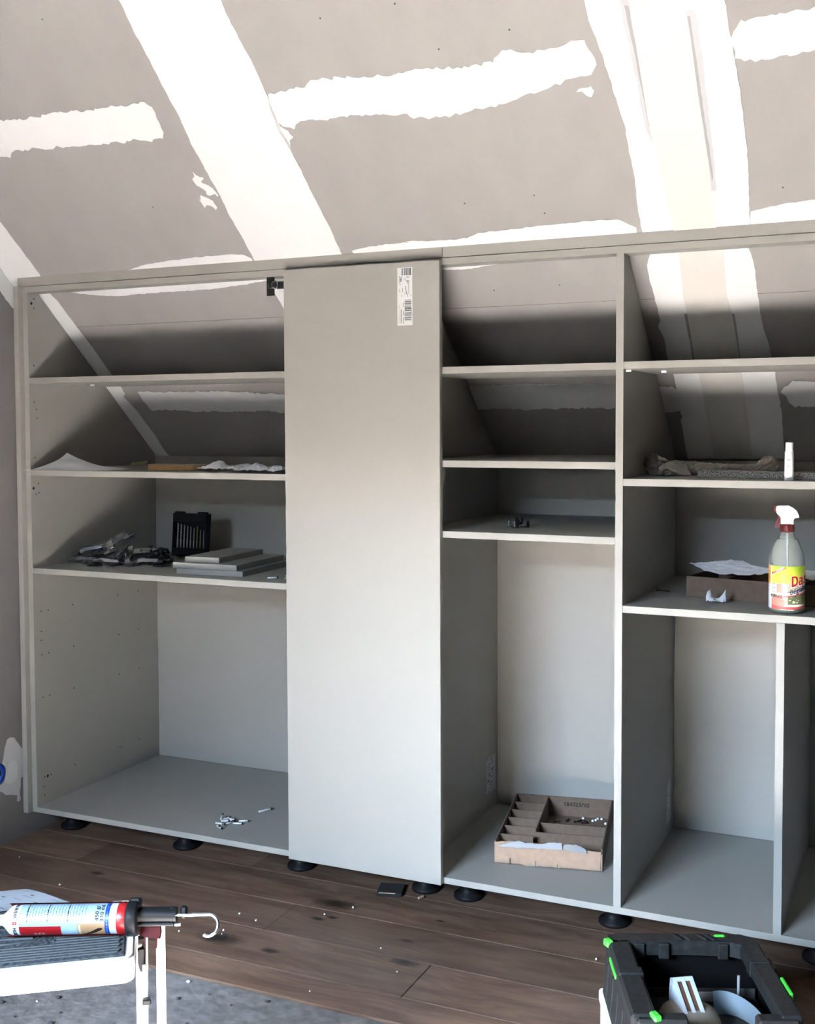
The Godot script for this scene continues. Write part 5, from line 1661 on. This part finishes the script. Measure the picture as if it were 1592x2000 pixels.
	var film := thing("plastic_sheet", "curved bluish plastic sheet standing at the right inside the black tool crate", "plastic sheet", Transform3D(e, tr * Vector3(0.078, 0.0155, 0.035)))
	st = tool()
	var arc := []
	for k in 9:
		var a := lerpf(-0.4, 1.75, k / 8.0)
		arc.append(Vector3(-0.012 + 0.062 * sin(a), 0.052 - 0.002 * k, 0.02 - 0.115 * cos(a)))
	var low := []
	for q in arc:
		low.append(Vector3(q.x * 0.92, 0.001, q.z * 0.95))
	sheet(st, [arc, low], 24, 4)
	obj("bent_sheet", st, M.film, film)
	var card := thing("white_card", "small whitish card standing across the black tool crate behind the white handle", "card", Transform3D(e, tr * Vector3(0.062, 0.0155, -0.108)))
	st = tool()
	box(st, Vector3(0.060, 0.022, 0.004), Transform3D(Basis(Vector3.RIGHT, 0.1), Vector3(-0.010, 0.0113, 0)), 0.0008)
	obj("sheet", st, M.plaster_grey, card)
	# cable of the tool, and a rod against the wall
	var cable := thing("black_cable", "black cable curling beside the white handle inside the tool crate", "cable", Transform3D(e, tr * Vector3(-0.112, 0.0155, 0.06)))
	st = tool()
	var loop := []
	for k in 18:
		var a := lerpf(-0.6, 4.6, k / 17.0)
		loop.append(Vector3(0.022 * cos(a), 0.005 + 0.0009 * k, 0.050 * sin(a)))
	tube(st, loop, 0.0042, 8)
	obj("cord", st, M.black, cable)
	var rodt := thing("grey_rod", "thin grey rod standing upright at the right rim inside the tool crate", "rod", Transform3D(e, tr * Vector3(0.108, 0.0155, -0.10)))
	st = tool()
	tube(st, [Vector3(0, 0.001, 0), Vector3(0, 0.062, 0)], 0.0032, 8)
	obj("rod", st, M.grey_and_shade, rodt)
	# the white case that the crate stands on
	var wc := thing("white_case", "white flat case on the floor, under the black tool crate", "case", Transform3D(e, Vector3(2.332, 0.0, 0.626)))
	st = tool()
	cbox(st, Vector3(-0.172, 0.006, -0.197), Vector3(0.172, 0.118, 0.197), 0.006)
	obj("body", st, M.white_dull, wc)
	st = tool()
	cbox(st, Vector3(-0.175, 0.120, -0.200), Vector3(0.175, 0.1495, 0.200), 0.005)
	obj("lid", st, M.white_dull, wc)
	for q in [[-0.14, -0.16], [0.14, -0.16], [-0.14, 0.16], [0.14, 0.16]]:
		st = tool()
		lathe(st, [Vector2(0.0, 0.0), Vector2(0.012, 0.0), Vector2(0.012, 0.006), Vector2(0.0, 0.006)], spot(q[0], 0.0002, q[1]), 12)
		obj("foot", st, M.black, wc)
